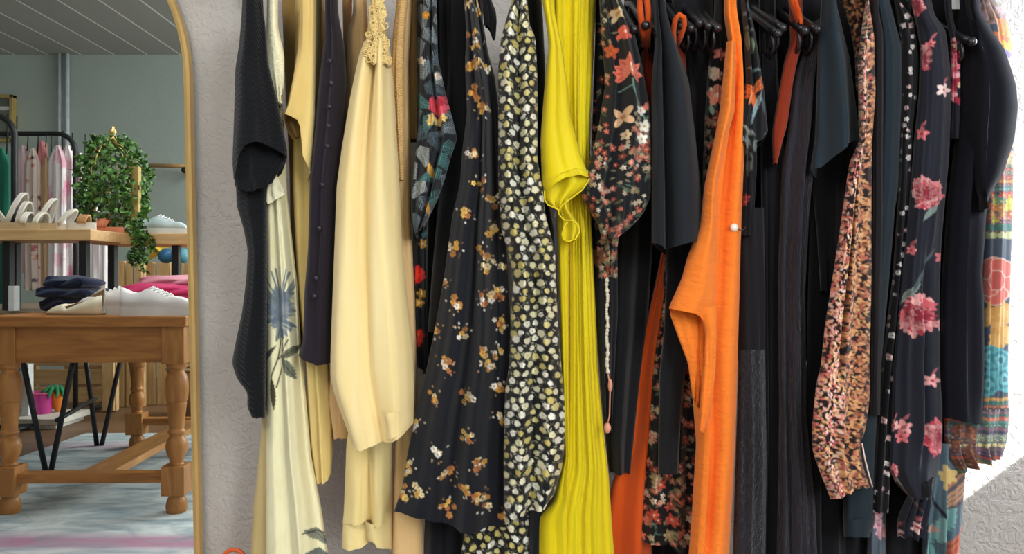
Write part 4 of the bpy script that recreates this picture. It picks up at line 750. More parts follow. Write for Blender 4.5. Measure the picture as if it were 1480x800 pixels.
# right wall with the sunny window close to the clothes
wy0, wy1, wz0, wz1 = 1.20, 1.60, .98, 1.76
mb = MB()
mb.box(XR, XR + .12, YF, wy0, 0, ZC); mb.box(XR, XR + .12, wy1, YW, 0, ZC); mb.box(XR, XR + .12, wy0, wy1, 0, wz0); mb.box(XR, XR + .12, wy0, wy1, wz1, ZC)
struct(mb, 'wall_right', plaster('white plaster wall', C(214, 214, 214), .3))
m_glass, nt, b = mat_new('window glass')
b.inputs['Roughness'].default_value = .02
tr = nt.nodes.new('ShaderNodeBsdfTransparent'); mx = nt.nodes.new('ShaderNodeMixShader'); mx.inputs[0].default_value = .08
nt.links.new(tr.outputs[0], mx.inputs[1]); nt.links.new(b.outputs[0], mx.inputs[2]); nt.links.new(mx.outputs[0], nt.nodes['Material Output'].inputs['Surface'])
mb = MB(); w = .03
mb.box(XR + .04, XR + .08, wy0, wy1, wz0, wz0 + .012); mb.box(XR + .04, XR + .08, wy0, wy1, wz1 - w, wz1); mb.box(XR + .04, XR + .08, wy0, wy0 + w, wz0, wz1); mb.box(XR + .04, XR + .08, wy1 - w, wy1, wz0, wz1)
wf = struct(mb, 'window_1', plain('white window frame', C(235, 235, 235), rough=.4))
mb = MB(); mb.box(XR + .055, XR + .06, wy0, wy1, wz0, wz1); mb.build('pane', m_glass, wf, smooth=False)

# floor: planks
m, nt, b = mat_new('oak laminate floor')
v = coords(nt); br = N(nt, 'ShaderNodeTexBrick'); br.inputs['Scale'].default_value = 1.0
for k_, v_ in (('Brick Width', 1.2), ('Row Height', .16), ('Mortar Size', .002), ('Color1', (*C(140, 104, 76), 1)), ('Color2', (*C(116, 86, 62), 1)), ('Mortar', (*C(60, 44, 34), 1))): br.inputs[k_].default_value = v_
nt.links.new(v, br.inputs['Vector'])
nz = N(nt, 'ShaderNodeTexNoise', Scale=1.0, Detail=6.0, Distortion=.8); nt.links.new(coords(nt, (3, 40, 1)), nz.inputs['Vector'])
nt.links.new(mixcol(nt, .6, br.outputs[0], ramp(nt, nz.outputs['Fac'], [(.3, .5), (.7, 1.0)]), 'MULTIPLY'), b.inputs['Base Color']); b.inputs['Roughness'].default_value = .4
mb = MB(); mb.box(XL - .1, XR + .2, YF - .1, YW + .1, -.1, 0); struct(mb, 'floor', m)
# ceiling: grey boards with pale seams running along the room
m, nt, b = mat_new('panelled ceiling')
v = coords(nt, (1, 1, 1), (0, 0, PI / 2)); br = N(nt, 'ShaderNodeTexBrick'); br.inputs['Scale'].default_value = 1.0
for k_, v_ in (('Brick Width', 30.0), ('Row Height', .3), ('Mortar Size', .008), ('Color1', (*C(168, 166, 162), 1)), ('Color2', (*C(158, 157, 154), 1)), ('Mortar', (*C(250, 248, 244), 1))): br.inputs[k_].default_value = v_
nt.links.new(v, br.inputs['Vector'])
sx = nt.nodes.new('ShaderNodeSeparateXYZ'); nt.links.new(coords(nt), sx.inputs[0])
nt.links.new(br.outputs[0], b.inputs['Base Color']); b.inputs['Roughness'].default_value = .7
mb = MB(); mb.box(XL - .1, XR + .2, YF - .1, YW + .1, ZC, ZC + .1); struct(mb, 'ceiling', m)

# ==================================================================== ARCHED MIRROR
# outline in wall metres: round-topped, hung a degree off plumb
def P(px, py, Y=YM): return ((px - 740) * Y / F, CH - (py - 400) * Y / F)
cxm, zsp = P(-14, 116); Rm = 290 * YM / F; zb = .02
def arch(R, n=40, zbot=zb):
    pts = [(R, zbot)] + [(R * math.cos(a), (zsp - 0) + R * math.sin(a)) for a in np.linspace(0, PI, n)] + [(-R, zbot)]
    th = math.radians(-1.25); c, s_ = math.cos(th), math.sin(th); zc = zsp
    return [(cxm + x * c + (z - zc) * s_, zc - x * s_ + (z - zc) * c) for x, z in pts]
gm = empty('arched_mirror', (cxm, YM, 0), 'tall arched mirror in a thin gold frame, reflecting the shop', 'mirror')
o_, i_ = arch(Rm), arch(Rm - .012)
mb = MB(); y0, y1 = YM - .012, YM + .012
n = len(o_); vs = [(x, y0 + .004, z) for x, z in o_] + [(x, y0, z) for x, z in [((a[0] * .6 + b_[0] * .4), (a[1] * .6 + b_[1] * .4)) for a, b_ in zip(o_, i_)]] + [(x, y0 + .003, z) for x, z in i_] + [(x, YM + .001, z) for x, z in i_] + [(x, y1, z) for x, z in o_]
fs = []
for k in range(n - 1):
    for r_ in range(4): fs.append((r_ * n + k, r_ * n + k + 1, (r_ + 1) * n + k + 1, (r_ + 1) * n + k))
    fs.append((4 * n + k, 4 * n + k + 1, k + 1, k))
fs += [tuple(r_ * n for r_ in range(5)), tuple(r_ * n + n - 1 for r_ in (4, 3, 2, 1, 0))]
mb.add(vs, fs); mb.build('frame', plain('brushed pale gold', C(214, 176, 112), rough=.42, metal=.55, var=.9), gm, smooth=False)
for mx_, mz_ in ((-.2, .5), (.2, .5), (0, 1.4)):
    mb = MB(); mb.tube([(cxm + mx_, YM + .008, mz_), (cxm + mx_, YW, mz_)], .02, 10); mb.build('wall_mount', M['steel'], gm)
m, nt, b = mat_new('mirror silver'); b.inputs['Metallic'].default_value = 1; b.inputs['Roughness'].default_value = 0.0
nz = N(nt, 'ShaderNodeTexNoise', Scale=3.0); nt.links.new(coords(nt), nz.inputs['Vector']); nt.links.new(ramp(nt, nz.outputs['Fac'], [(0, C(228, 232, 230)), (1, C(232, 236, 234))]), b.inputs['Base Color'])
mb = MB(); q = arch(Rm - .010); mb.add([(x, YM, z) for x, z in q] + [(x, YM + .004, z) for x, z in q], [tuple(range(len(q))), tuple(range(2 * len(q) - 1, len(q) - 1, -1))] + [(k, k + len(q), (k + 1) % len(q) + len(q), (k + 1) % len(q)) for k in range(len(q))])
mb.build('glass', m, gm, smooth=False)

# orange handle low beside the mirror
g = empty('tote_bag', W(338, 1000, 1.5), 'small bag with an orange loop handle on the floor right of the mirror', 'bag')
g.location.z = 0
bx = g.location.x
mb = MB(); mb.loft([[(bx + a * .045 * s_, 1.5 + b_ * .05 * s_, z) for a, b_ in ((-1, -.8), (-.8, -1), (.8, -1), (1, -.8), (1, .8), (.8, 1), (-.8, 1), (-1, .8))] for z, s_ in ((0, .9), (.1, 1), (.22, 1.02), (.30, .8))]); mb.build('body', fabric('orange canvas', C(214, 100, 40), rough=.8), g)
mb = MB(); mb.tube([(bx + .031 * math.cos(a), 1.5, .33 + .052 * math.sin(a)) for a in np.linspace(-.9, PI + .9, 26)], .0042, 10); mb.build('loop_handle', plain('orange cord', C(206, 84, 34), rough=.5), g)

# ==================================================================== THE SHOP SEEN IN THE MIRROR
# everything below is laid out at its mirror-image distance and built at its true place in the room
V = True
def Wv(px, py, Y): return W(px, py, Y)
m_pine = wood('honey pine', C(150, 98, 48), C(190, 132, 72), (25, 25, 4), .4)
m_pineh = wood('honey pine boards', C(146, 92, 44), C(188, 128, 68), (4, 30, 30), .35)
m_board = wood('light beech board', C(196, 156, 104), C(222, 186, 134), (4, 40, 40), .5)
m_crate = wood('raw pine slats', C(186, 150, 100), C(212, 178, 128), (4, 40, 40), .6)
m_cratev = wood('raw pine slats upright', C(186, 150, 100), C(216, 182, 130), (40, 40, 4), .6)
m_blk = plain('black painted steel', C(30, 32, 38), rough=.45)

# rug
m, nt, b = mat_new('distressed woven rug'); v = coords(nt)
sx = nt.nodes.new('ShaderNodeSeparateXYZ'); nt.links.new(v, sx.inputs[0])
nz = N(nt, 'ShaderNodeTexNoise', Scale=1.0, Detail=7.0, Distortion=.4); nt.links.new(coords(nt, (5, 14, 1)), nz.inputs['Vector'])
n2 = N(nt, 'ShaderNodeTexNoise', Scale=2.2, Detail=6.0, Distortion=1.0); nt.links.new(v, n2.inputs['Vector'])
n3 = N(nt, 'ShaderNodeTexNoise', Scale=1.0, Detail=3.0); nt.links.new(coords(nt, (.4, 5.5, 1)), n3.inputs['Vector'])
base = ramp(nt, nz.outputs['Fac'], [(.25, C(112, 124, 132)), (.42, C(164, 180, 188)), (.6, C(206, 214, 216)), (.78, C(176, 190, 196))])
wob = N(nt, 'ShaderNodeMath', operation='MULTIPLY_ADD'); nt.links.new(n3.outputs['Fac'], wob.inputs[0]); wob.inputs[1].default_value = .22; nt.links.new(sx.outputs[1], wob.inputs[2])
mr = N(nt, 'ShaderNodeMapRange'); nt.links.new(wob.outputs[0], mr.inputs['Value']); mr.inputs['From Min'].default_value = -1.0; mr.inputs['From Max'].default_value = 1.4
pink0 = ramp(nt, mr.outputs[0], [(.05, 0.0), (.10, .55), (.14, 0.0), (.30, 0.0), (.34, .3), (.40, 0.0), (.68, 0.0), (.705, .85), (.745, .8), (.77, .15), (.86, .1), (.9, .6), (.97, 0.0)])
pk_ = N(nt, 'ShaderNodeMath', operation='MULTIPLY'); nt.links.new(pink0, pk_.inputs[0]); nt.links.new(ramp(nt, nz.outputs['Fac'], [(.3, .4), (.55, 1.0)]), pk_.inputs[1]); pink = pk_.outputs[0]
c_ = mixcol(nt, pink, base, C(170, 104, 140))
vein = ramp(nt, n2.outputs['Fac'], [(.47, 0.0), (.5, .3), (.53, 0.0)])
nt.links.new(mixcol(nt, vein, c_, C(128, 138, 146)), b.inputs['Base Color']); b.inputs['Roughness'].default_value = .95
bp = N(nt, 'ShaderNodeBump', Strength=.4, Distance=.004); nt.links.new(nz.outputs['Fac'], bp.inputs['Height']); nt.links.new(bp.outputs[0], b.inputs['Normal'])
mb = MB(); mb.box(-2.47, -.2, 2.0, 4.48, 0.0005, .008); mb.build('rug', m, virt=V, smooth=False, label='pale distressed rug with pink bands under the pine table', cat='rug')

# turned-leg pine table ---------------------------------------------------------
ang = math.atan2(.06, 1.0)                       # a little askew to the wall
ca, sa = math.cos(ang), math.sin(ang)
ox, oy = -1.925, 2.965
def T(u, v_): return (ox + u * ca - v_ * sa, oy + u * sa * .35 + v_ * ca)
gt = empty('pine_table', (*T(.3, .6), 0), 'honey pine table with turned legs and stretchers, standing on the rug', 'table', virt=V)
TL, TW = 1.15, .635
def tbox(mb, u0, u1, v0, v1, z0, z1):
    vs = [(*T(u, w_), z) for z in (z0, z1) for w_ in (v0, v1) for u in (u0, u1)]
    mb.add(vs, [(0, 2, 3, 1), (4, 5, 7, 6), (0, 1, 5, 4), (2, 6, 7, 3), (0, 4, 6, 2), (1, 3, 7, 5)])
mb = MB(); tbox(mb, -.075, TW + .06, -.07, TL + .06, .722, .762); mb.build('tabletop', m_pineh, gt, virt=V, smooth=False, bevel=.005)
mb = MB(); tbox(mb, .03, TW - .03, -.035, -.012, .585, .722); tbox(mb, .03, TW - .03, TL + .012, TL + .035, .585, .722); tbox(mb, -.035, -.012, .03, TL - .03, .585, .722); tbox(mb, TW + .012, TW + .035, .03, TL - .03, .585, .722)
mb.build('apron', m_pineh, gt, virt=V, smooth=False, bevel=.003)
prof = [(.002, .030), (.008, .036), (.03, .040), (.055, .036), (.068, .028), (.078, .034)]
prof2 = [(.19, .030), (.20, .024), (.215, .028), (.24, .038), (.262, .041), (.285, .036), (.30, .026), (.306, .028), (.312, .033), (.32, .033), (.326, .027), (.36, .029), (.40, .034), (.425, .037), (.43, .034), (.436, .040), (.47, .043), (.51, .042), (.535, .036), (.548, .027), (.556, .028), (.562, .036), (.575, .037), (.582, .040)]
for u, w_ in ((0, 0), (TW, 0), (0, TL), (TW, TL)):
    x, y = T(u, w_); mb = MB(); tbox(mb, u - .043, u + .043, w_ - .043, w_ + .043, .58, .722); tbox(mb, u - .044, u + .044, w_ - .044, w_ + .044, .078, .19); mb.lathe(prof, x, y, 28); mb.lathe(prof2, x, y, 28)
    mb.build('leg', m_pine, gt, virt=V, smooth='auto', bevel=.003)
for w_ in (0, TL): mb = MB(); tbox(mb, .04, TW - .04, w_ - .028, w_ + .028, .125, .163); mb.build('end_stretcher', m_pineh, gt, virt=V, smooth=False, bevel=.003)
mb = MB(); tbox(mb, TW / 2 - .06, TW / 2 + .06, .028, TL - .028, .128, .158); mb.build('long_stretcher', wood('pine length', C(160, 108, 58), C(196, 142, 84), (25, 5, 25), .4), gt, virt=V, smooth=False, bevel=.003)

# black trestle table with V legs -----------------------------------------------
g = empty('trestle_table', (-2.45, 3.85, 0), 'table on black V-shaped steel legs behind the left side of the pine table', 'table', virt=V)
mb = MB(); mb.box(-2.85, -2.09, 3.4, 4.5, .735, .76); mb.build('tabletop', wood('grey oak top', C(120, 104, 88), C(146, 128, 108), (5, 30, 30), .4), g, virt=V, smooth=False, bevel=.003)
for fx, fy, lx, rx in ((-2.165, 3.61, -.115, .12), (-2.215, 4.15, -.072, .13), (-2.75, 3.61, -.06, .12), (-2.75, 4.15, -.06, .12)):
    mb = MB()
    mb.tube([(fx - .012, fy, .008), (fx + lx * 1.3, fy - .02, .735)], .0125, 8); mb.tube([(fx + .014, fy, .008), (fx + rx * 1.25, fy + .02, .735)], .0125, 8); mb.build('leg', m_blk, g, virt=V)
mb = MB(); mb.tube([(-2.21, 3.61, .22), (-2.75, 3.61, .20)], .009, 8); mb.tube([(-2.13, 3.62, .24), (-2.23, 4.14, .26)], .011, 8); mb.build('brace', m_blk, g, virt=V)

# riser shelves ------------------------------------------------------------------
def riser(px0, px1, Y0, Y1, ytop, ybot, legs, label, zleg=.762):
    zt, zb_ = Wv(0, ytop, Y0).z, Wv(0, ybot, Y0).z; x0, x1 = Wv(px0, 0, Y0).x, Wv(px1, 0, Y0).x
    g = empty('riser_shelf', ((x0 + x1) / 2, (Y0 + Y1) / 2, zleg), label, 'shelf', 'riser shelves on the tables', virt=V)
    mb = MB(); mb.box(x0, x1, Y0, Y1, zb_, zt); mb.build('board', m_board, g, virt=V, smooth=False, bevel=.003)
    for px, yy in legs:
        x = Wv(px, 0, yy).x; mb = MB(); mb.box(x - .017, x + .017, yy - .017, yy + .017, zleg, zb_); mb.build('leg', m_blk, g, virt=V, smooth=False, bevel=.002)
    return zt
zA = riser(-90, 131, 3.36, 3.66, 331, 347, ((-80, 3.5), (12, 3.45), (22, 3.6), (122, 3.45)), 'left riser shelf with black legs carrying the white sandals')
zB = riser(131, 274, 3.62, 3.92, 337, 353, ((163, 3.74), (255, 3.74)), 'right riser shelf with black legs carrying the ivy cage')

# shoes ---------------------------------------------------------------------------
m_white = fabric('white canvas', C(236, 232, 232), C(214, 210, 214), rough=.7, wr=.15)
m_sole = plain('white rubber', C(226, 226, 226), rough=.5)
m_lace = plain('white laces', C(244, 242, 242), rough=.7)
m_cream = plain('cream leather', C(236, 228, 204), rough=.4)
m_inner = plain('tan insole', C(150, 122, 92), rough=.7)
def foot(L, Wd, n=22):
    """outline half widths of a sole along 0..1 (heel to toe)"""
    return [(t * L, Wd * (.36 + .14 * math.sin(PI * min(1, t * 1.35)) ) * (1 - max(0, (t - .72) / .28) ** 2.2 * .86) * (min(1, (t + .01) / .07) ** .5) ) for t in np.linspace(0, 1, n)]
def place(vs, cx, cy, cz, a):
    c, s_ = math.cos(a), math.sin(a); return [(cx + x * c - y * s_, cy + x * s_ + y * c, cz + z) for x, y, z in vs]
def xf(mb, cx, cy, cz, a): mb.v = place(mb.v, cx, cy, cz, a); return mb
def sneaker(cx, cy, cz, a, L, label, up, sole_m, lace_m, group=None):
    g = empty('sneaker', (cx, cy, cz), label, 'shoe', group, virt=V)
    fo = foot(L, L * .37); h = L * .12
    mb = MB(); k = len(fo)
    ring = [(x, -w_, 0) for x, w_ in fo] + [(x, w_, 0) for x, w_ in reversed(fo)]
    mb.loft([[(x * 1.0, y, z) for x, y, _ in ring] for z in (0, h * .25, h)]); xf(mb, cx, cy, cz, a).build('sole', sole_m, g, virt=V, smooth='auto')
    mb = MB(); rings = []
    for i, (x, w_) in enumerate(fo):
        t = i / (k - 1)
        if t < .42: top = h + L * (.26 - .10 * math.sin(PI * t / .42) * .8)
        elif t < .74: top = h + L * (.255 - (t - .42) / .32 * .125)
        else: top = h + L * (.13 * max(0, 1 - ((t - .74) / .26) ** 2.4) ** .6 + .005)
        nar = .62 if t < .74 else .85
        rings.append([(x, -w_ * .97, h * .9), (x, -w_ * .95, h + (top - h) * .5), (x, -w_ * nar, h + (top - h) * .9), (x, -w_ * nar * .5, top), (x, w_ * nar * .5, top), (x, w_ * nar, h + (top - h) * .9), (x, w_ * .95, h + (top - h) * .5), (x, w_ * .97, h * .9)])
    mb.loft(rings); upo = xf(mb, cx, cy, cz, a).build('upper', up, g, virt=V)
    mb = MB()
    for t in (.44, .50, .56, .62, .68):
        z = h + L * (.262 - (t - .42) / .32 * .125); w_ = L * .085; mb.tube([(t * L, -w_, z - .004), (t * L + .004, 0, z + .004), (t * L, w_, z - .004)], .0032, 6)
    xf(mb, cx, cy, cz, a).build('laces', lace_m, upo, virt=V)
    mb = MB(); mb.ball((L * .2, 0, h + L * .15), L * .16, L * .075, L * .012, 14, 6); xf(mb, cx, cy, cz, a).build('lining', m_inner, g, virt=V)
p = Wv(170, 461, 2.97); sneaker(p.x, p.y + .03, .762, -.08, .285, 'white canvas sneaker in front, toe pointing right, on the pine table edge', m_white, m_sole, m_lace, 'white canvas sneakers')
p = Wv(222, 458, 3.08); sneaker(p.x, p.y, .762, PI + .12, .285, 'white canvas sneaker behind its mate, toe pointing left, on the pine table', m_white, m_sole, m_lace, 'white canvas sneakers')
m_ice = fabric('pale blue knit', C(206, 222, 226), C(176, 200, 208), rough=.7, wr=.2)
p = Wv(200, 337, 3.72); sneaker(p.x, p.y, zB, -.05, .24, 'pale blue sneaker on the right riser shelf beside the ivy', m_ice, m_sole, m_lace)
# ballet flat
p = Wv(150, 455, 3.0)
g = empty('ballet_flat', (p.x, p.y, .762), 'cream pointed ballet flat on the pine table left of the white sneakers', 'shoe', virt=V)
L = .235; fo = foot(L, L * .34); mb = MB()
ring = [(x, -w_, 0) for x, w_ in fo] + [(x, w_, 0) for x, w_ in reversed(fo)]
mb.loft([[(x, y, z) for x, y, _ in ring] for z in (0, .008)]); xf(mb, p.x, p.y, .762, PI - .1).build('sole', m_inner, g, virt=V, smooth='auto')
mb = MB(); rings = []
for i, (x, w_) in enumerate(fo):
    t = i / (len(fo) - 1); top = .125 - .085 * min(1, t / .55) if t < .6 else .045 * (1 - ((t - .6) / .4) ** 2 * .7)
    open_ = t < .66
    if open_: rings.append([(x, -w_, .006), (x, -w_ * 1.0, top * .5), (x, -w_ * .9, top), (x, -w_ * .82, top - .002), (x, -w_ * .8, .014), (x, 0, .012), (x, w_ * .8, .014), (x, w_ * .82, top * .62 - .002), (x, w_ * .9, top * .62), (x, w_, top * .4), (x, w_, .006)])
    else: rings.append([(x, -w_, .006), (x, -w_ * .95, top * .5), (x, -w_ * .7, top * .88), (x, -w_ * .4, top * .97), (x, -w_ * .2, top), (x, 0, top), (x, w_ * .2, top), (x, w_ * .4, top * .97), (x, w_ * .7, top * .88), (x, w_ * .95, top * .5), (x, w_, .006)])
mb.loft(rings); xf(mb, p.x, p.y, .762, PI - .1).build('upper', m_cream, g, virt=V)
mb = MB(); mb.add([(.012, -.02, .10), (.14, -.03, .044), (.14, .03, .034), (.012, .02, .07), (.012, -.012, .03), (.14, -.02, .02), (.14, .02, .02), (.012, .012, .03)], [(0, 1, 5, 4), (1, 2, 6, 5), (2, 3, 7, 6), (3, 0, 4, 7), (4, 5, 6, 7)]); xf(mb, p.x, p.y, .762, PI - .1).build('lining', m_inner, g, virt=V)
# sandals on the left riser
m_cork = plain('cork footbed', C(190, 168, 130), rough=.7); m_strap = plain('white strap', C(238, 234, 224), rough=.45)
def sandal(px, Y, z, a, L, label, sole_m, strap_m, arches, group=None):
    p = Wv(px, 0, Y); g = empty('sandal', (p.x, Y, z), label, 'sandal', group, virt=V)
    fo = foot(L, L * .38); ring = [(x, -w_, 0) for x, w_ in fo] + [(x, w_, 0) for x, w_ in reversed(fo)]
    mb = MB(); mb.loft([[(x, y, zz) for x, y, _ in ring] for zz in (0, .012, .034)]); xf(mb, p.x, Y, z, a).build('sole', sole_m, g, virt=V, smooth='auto')
    for t, hh, lean in arches:
        mb = MB(); w_ = L * .15; pts = []
        for q in np.linspace(0, PI, 12): pts.append((t * L + lean * math.sin(q) * hh, -w_ * math.cos(q) * 1.1, .03 + hh * math.sin(q)))
        for dx in (-.008, 0, .008): mb.tube([(x + dx, y, zz) for x, y, zz in pts], .006, 6)
        xf(mb, p.x, Y, z, a).build('strap', strap_m, g, virt=V)
sandal(-14, 3.44, zA, .15, .24, 'white strappy sandal at the far left of the left riser shelf', m_cork, m_strap, ((.2, .10, -.6), (.62, .05, .2)), 'white sandals')
sandal(10, 3.50, zA, -.1, .24, 'white strappy sandal with tall ankle strap, middle of the left riser shelf', m_cork, m_strap, ((.12, .14, .4), (.34, .10, .2), (.68, .05, .3)), 'white sandals')
sandal(52, 3.56, zA, -.05, .23, 'white sandal with loose ankle strap behind its mate on the left riser shelf', m_strap, m_strap, ((.12, .12, .5), (.55, .07, .8)), 'white sandals')
sandal(98, 3.44, zA, -.05, .13, 'beige slide with a knotted tan strap at the end of the left riser shelf', m_strap, plain('tan strap', C(196, 148, 96), rough=.6), ((.5, .035, .2), (.62, .035, .2)))
sandal(136, 3.70, zB, -.05, .145, 'coral orange slide at the near end of the right riser shelf', plain('coral leather', C(224, 140, 106), rough=.5), plain('coral strap', C(216, 126, 92), rough=.5), ((.2, .04, .2), (.3, .042, .2), (.42, .036, .2)))

# ivy in a gilt cage ---------------------------------------------------------------
pc = Wv(163, 0, 3.80)
g = empty('caged_ivy', (pc.x, 3.80, zB), 'bushy trailing ivy in a small gilt cage with a finial, on the right riser shelf', 'plant', virt=V)
m_gilt = plain('gilt wire', C(206, 176, 110), rough=.35, metal=.6)
mb = MB(); R_ = .105; z1 = Wv(0, 225, 3.8).z
for k in range(10):
    a = 2 * PI * k / 10; mb.tube([(pc.x + R_ * math.cos(a), 3.8 + R_ * math.sin(a), zB + .01), (pc.x + R_ * math.cos(a), 3.8 + R_ * math.sin(a), z1 - .06)] + [(pc.x + R_ * math.cos(q) * math.cos(a), 3.8 + R_ * math.cos(q) * math.sin(a), z1 - .06 + .12 * math.sin(q)) for q in (.4, .8, 1.2, 1.5)], .0035, 6)
for z in (zB + .012, zB + .2): mb.tube([(pc.x + R_ * math.cos(a), 3.8 + R_ * math.sin(a), z) for a in np.linspace(0, 2 * PI, 25)], .004, 6)
mb.build('cage', m_gilt, g, virt=V)
mb = MB(); x = Wv(203, 0, 3.8).x; mb.box(x - .018, x + .018, 3.74, 3.77, zB + .03, zB + .33); mb.build('gilt_post', m_gilt, g, virt=V, smooth=False)
zt = Wv(0, 198, 3.8).z; mb = MB(); mb.lathe([(zt - .03, .02), (zt, .018), (zt + .006, .008), (zt + .016, .016), (zt + .03, .017), (zt + .04, .007), (zt + .048, .008), (zt + .056, .002)], pc.x, 3.8, 14); mb.build('finial', m_gilt, g, virt=V)
mb = MB(); mb.lathe([(zB + .012, .05), (zB + .10, .075), (zB + .11, .07)], pc.x, 3.8, 18); mb.build('pot', plain('white pot', C(220, 222, 222), rough=.4), g, virt=V)
m, nt, b = mat_new('ivy leaf'); oi = N(nt, 'ShaderNodeTexNoise', Scale=38.0, Detail=1.0); nt.links.new(coords(nt), oi.inputs['Vector'])
nt.links.new(ramp(nt, oi.outputs['Fac'], [(.3, C(34, 66, 28)), (.5, C(70, 118, 48)), (.7, C(120, 168, 78))]), b.inputs['Base Color']); b.inputs['Roughness'].default_value = .5
rg = random.Random(77)
def leaf3(mb, c, s_):
    d = Vector((rg.uniform(-1, 1), rg.uniform(-1, 1), rg.uniform(-1.2, .5))).normalized(); sd = d.cross(Vector((rg.uniform(-1, 1), rg.uniform(-1, 1), rg.uniform(-1, 1)))).normalized(); nn = d.cross(sd)
    c = Vector(c); mb.add([c, c + d * s_ * .4 + sd * s_ * .42, c + d * s_ * .55 + nn * s_ * .08, c + d * s_ * .4 - sd * s_ * .42, c + d * s_, c + d * s_ * .75 + sd * s_ * .2, c + d * s_ * .75 - sd * s_ * .2], [(0, 1, 2), (0, 2, 3), (1, 5, 2), (2, 5, 4), (2, 4, 6), (2, 6, 3)])
mb = MB()
for k in range(2300):
    a = rg.uniform(0, 2 * PI); t = rg.random() ** .8; py = 196 + t * 145
    rr = np.interp(py, [190, 204, 225, 250, 280, 310, 341], [14, 30, 43, 49, 48, 44, 34]) * 3.8 / F; q = rr * math.sqrt(rg.uniform(.45, 1.05))
    if py > 318 and math.sin(a) > -.2: continue
    leaf3(mb, (pc.x + q * math.cos(a), 3.8 + q * math.sin(a) * .85, Wv(0, py, 3.8).z), rg.uniform(.02, .034))
for px, y0_, y1_, n_ in ((198, 300, 388, 120), (207, 290, 392, 120), (192, 320, 372, 60), (215, 330, 380, 50), (212, 230, 262, 60)):
    for k in range(n_): py = rg.uniform(y0_, y1_); leaf3(mb, (*Wv(px + 6 * math.sin(py * .13) + rg.uniform(-4, 4), 0, 3.6)[:2], Wv(0, py, 3.6).z), rg.uniform(.018, .03))
mb.build('foliage', m, g, virt=V, smooth=False)

# folded clothes --------------------------------------------------------------------
def folded(px0, px1, y0_, y1_, Y0, Y1, mat, name, label, cat, seed, zbase=.762, group=None):
    rg2 = random.Random(seed); z0, z1_ = zbase, None
    x0, x1 = Wv(px0, 0, Y0).x, Wv(px1, 0, Y0).x; h = (y1_ - y0_) * Y0 / F
    mb = MB(); rings = []
    for i in range(15):
        t = i / 14; x = x0 + (x1 - x0) * t; e = math.sin(PI * min(1, max(0, t * .96 + .02))) ** .1; ring = []
        for k in range(20):
            a = 2 * PI * k / 20; ya = (Y0 + Y1) / 2 + (Y1 - Y0) / 2 * np.sign(math.cos(a)) * abs(math.cos(a)) ** .5
            za = h / 2 + h / 2 * np.sign(math.sin(a)) * abs(math.sin(a)) ** .6 * e * (1 + .12 * math.sin(9 * t + seed + 3 * math.cos(a)))
            ring.append((x + .004 * math.sin(5 * a + seed), ya + .012 * math.sin(11 * t + 4 * a + seed), max(0.001, za + (.25 * h * math.sin(6 * t + 2.2 * a + seed) * math.sin(a) if math.sin(a) > .2 else 0)) + zbase))
        rings.append(ring)
    mb.loft(rings); return mb.build(name, mat, virt=V, label=label, cat=cat, group=group)
m_jean = fabric('dark denim', C(34, 44, 76), C(18, 24, 44), rough=.9, weave=500, wr=.8)
m_jean2 = fabric('navy denim', C(26, 32, 54), C(14, 18, 32), rough=.9, wr=.8)
folded(56, 116, 430, 451, 3.18, 3.40, m_jean2, 'folded_jeans', 'near-black folded jeans at the bottom of the denim pile on the pine table', 'jeans', 1, group='denim pile')
folded(50, 122, 417, 432, 3.18, 3.40, m_jean, 'folded_jeans', 'dark blue folded jeans in the middle of the denim pile', 'jeans', 2, zbase=.762 + 21 * 3.18 / F, group='denim pile')
folded(62, 118, 403, 418, 3.2, 3.38, m_jean, 'folded_jeans', 'dark blue folded jeans on top of the denim pile', 'jeans', 3, zbase=.762 + 36 * 3.18 / F, group='denim pile')
pk = [fabric('hot pink cotton', C(226, 70, 128), C(196, 44, 100), wr=.6), fabric('pale pink cotton', C(226, 160, 176), C(206, 130, 150), wr=.5), fabric('white pink cotton', C(240, 226, 228), C(220, 190, 200), wr=.4), fabric('rose print', C(190, 110, 120), C(220, 180, 180), wr=.4)]
folded(222, 290, 444, 458, 3.16, 3.36, pk[2], 'folded_tee', 'white folded top below the pink ones, right end of the pine table', 'top', 5, group='pink clothes pile')
folded(150, 282, 428, 449, 3.40, 3.70, pk[0], 'folded_tee', 'hot pink folded top, the widest of the pink pile behind the sneakers', 'top', 6, group='pink clothes pile')
folded(165, 283, 413, 430, 3.44, 3.68, pk[0], 'folded_tee', 'hot pink folded top lying on the widest pink one', 'top', 7, zbase=.762 + 20 * 3.4 / F, group='pink clothes pile')
folded(200, 284, 401, 414, 3.5, 3.7, pk[1], 'folded_tee', 'pale rose folded top, topmost of the pink pile', 'top', 8, zbase=.762 + 35 * 3.42 / F, group='pink clothes pile')

# clothes racks -------------------------------------------------------------------------
def rack(pxr, Y, ytop, xl, label, r=.016):
    pr = Wv(pxr, ytop, Y); g = empty('clothes_rack', (pr.x - .5, Y, 0), label, 'rack', virt=V)
    z = pr.z; rad = .12
    pts = [(xl, Y, z), (pr.x - rad, Y, z)] + [(pr.x - rad + rad * math.sin(a), Y, z - rad + rad * math.cos(a)) for a in np.linspace(.2, PI / 2, 7)] + [(pr.x, Y, .03)]
    mb = MB(); mb.tube(pts, r, 10); mb.build('rail', m_blk, g, virt=V)
    mb = MB(); mb.tube([(pr.x, Y - .02, .02), (pr.x, Y + .4, .02)], r, 10); mb.tube([(xl, Y, .03), (xl, Y, z)], r, 10); mb.build('foot', m_blk, g, virt=V)
    return z
zr = rack(109, 5.0, 193, -4.2, 'black clothes rack with rounded corner, holding white and pink tops')
za = rack(21, 4.5, 167, -4.2, 'nearer black clothes rack at the left edge of the mirror, holding green cloth', .018)
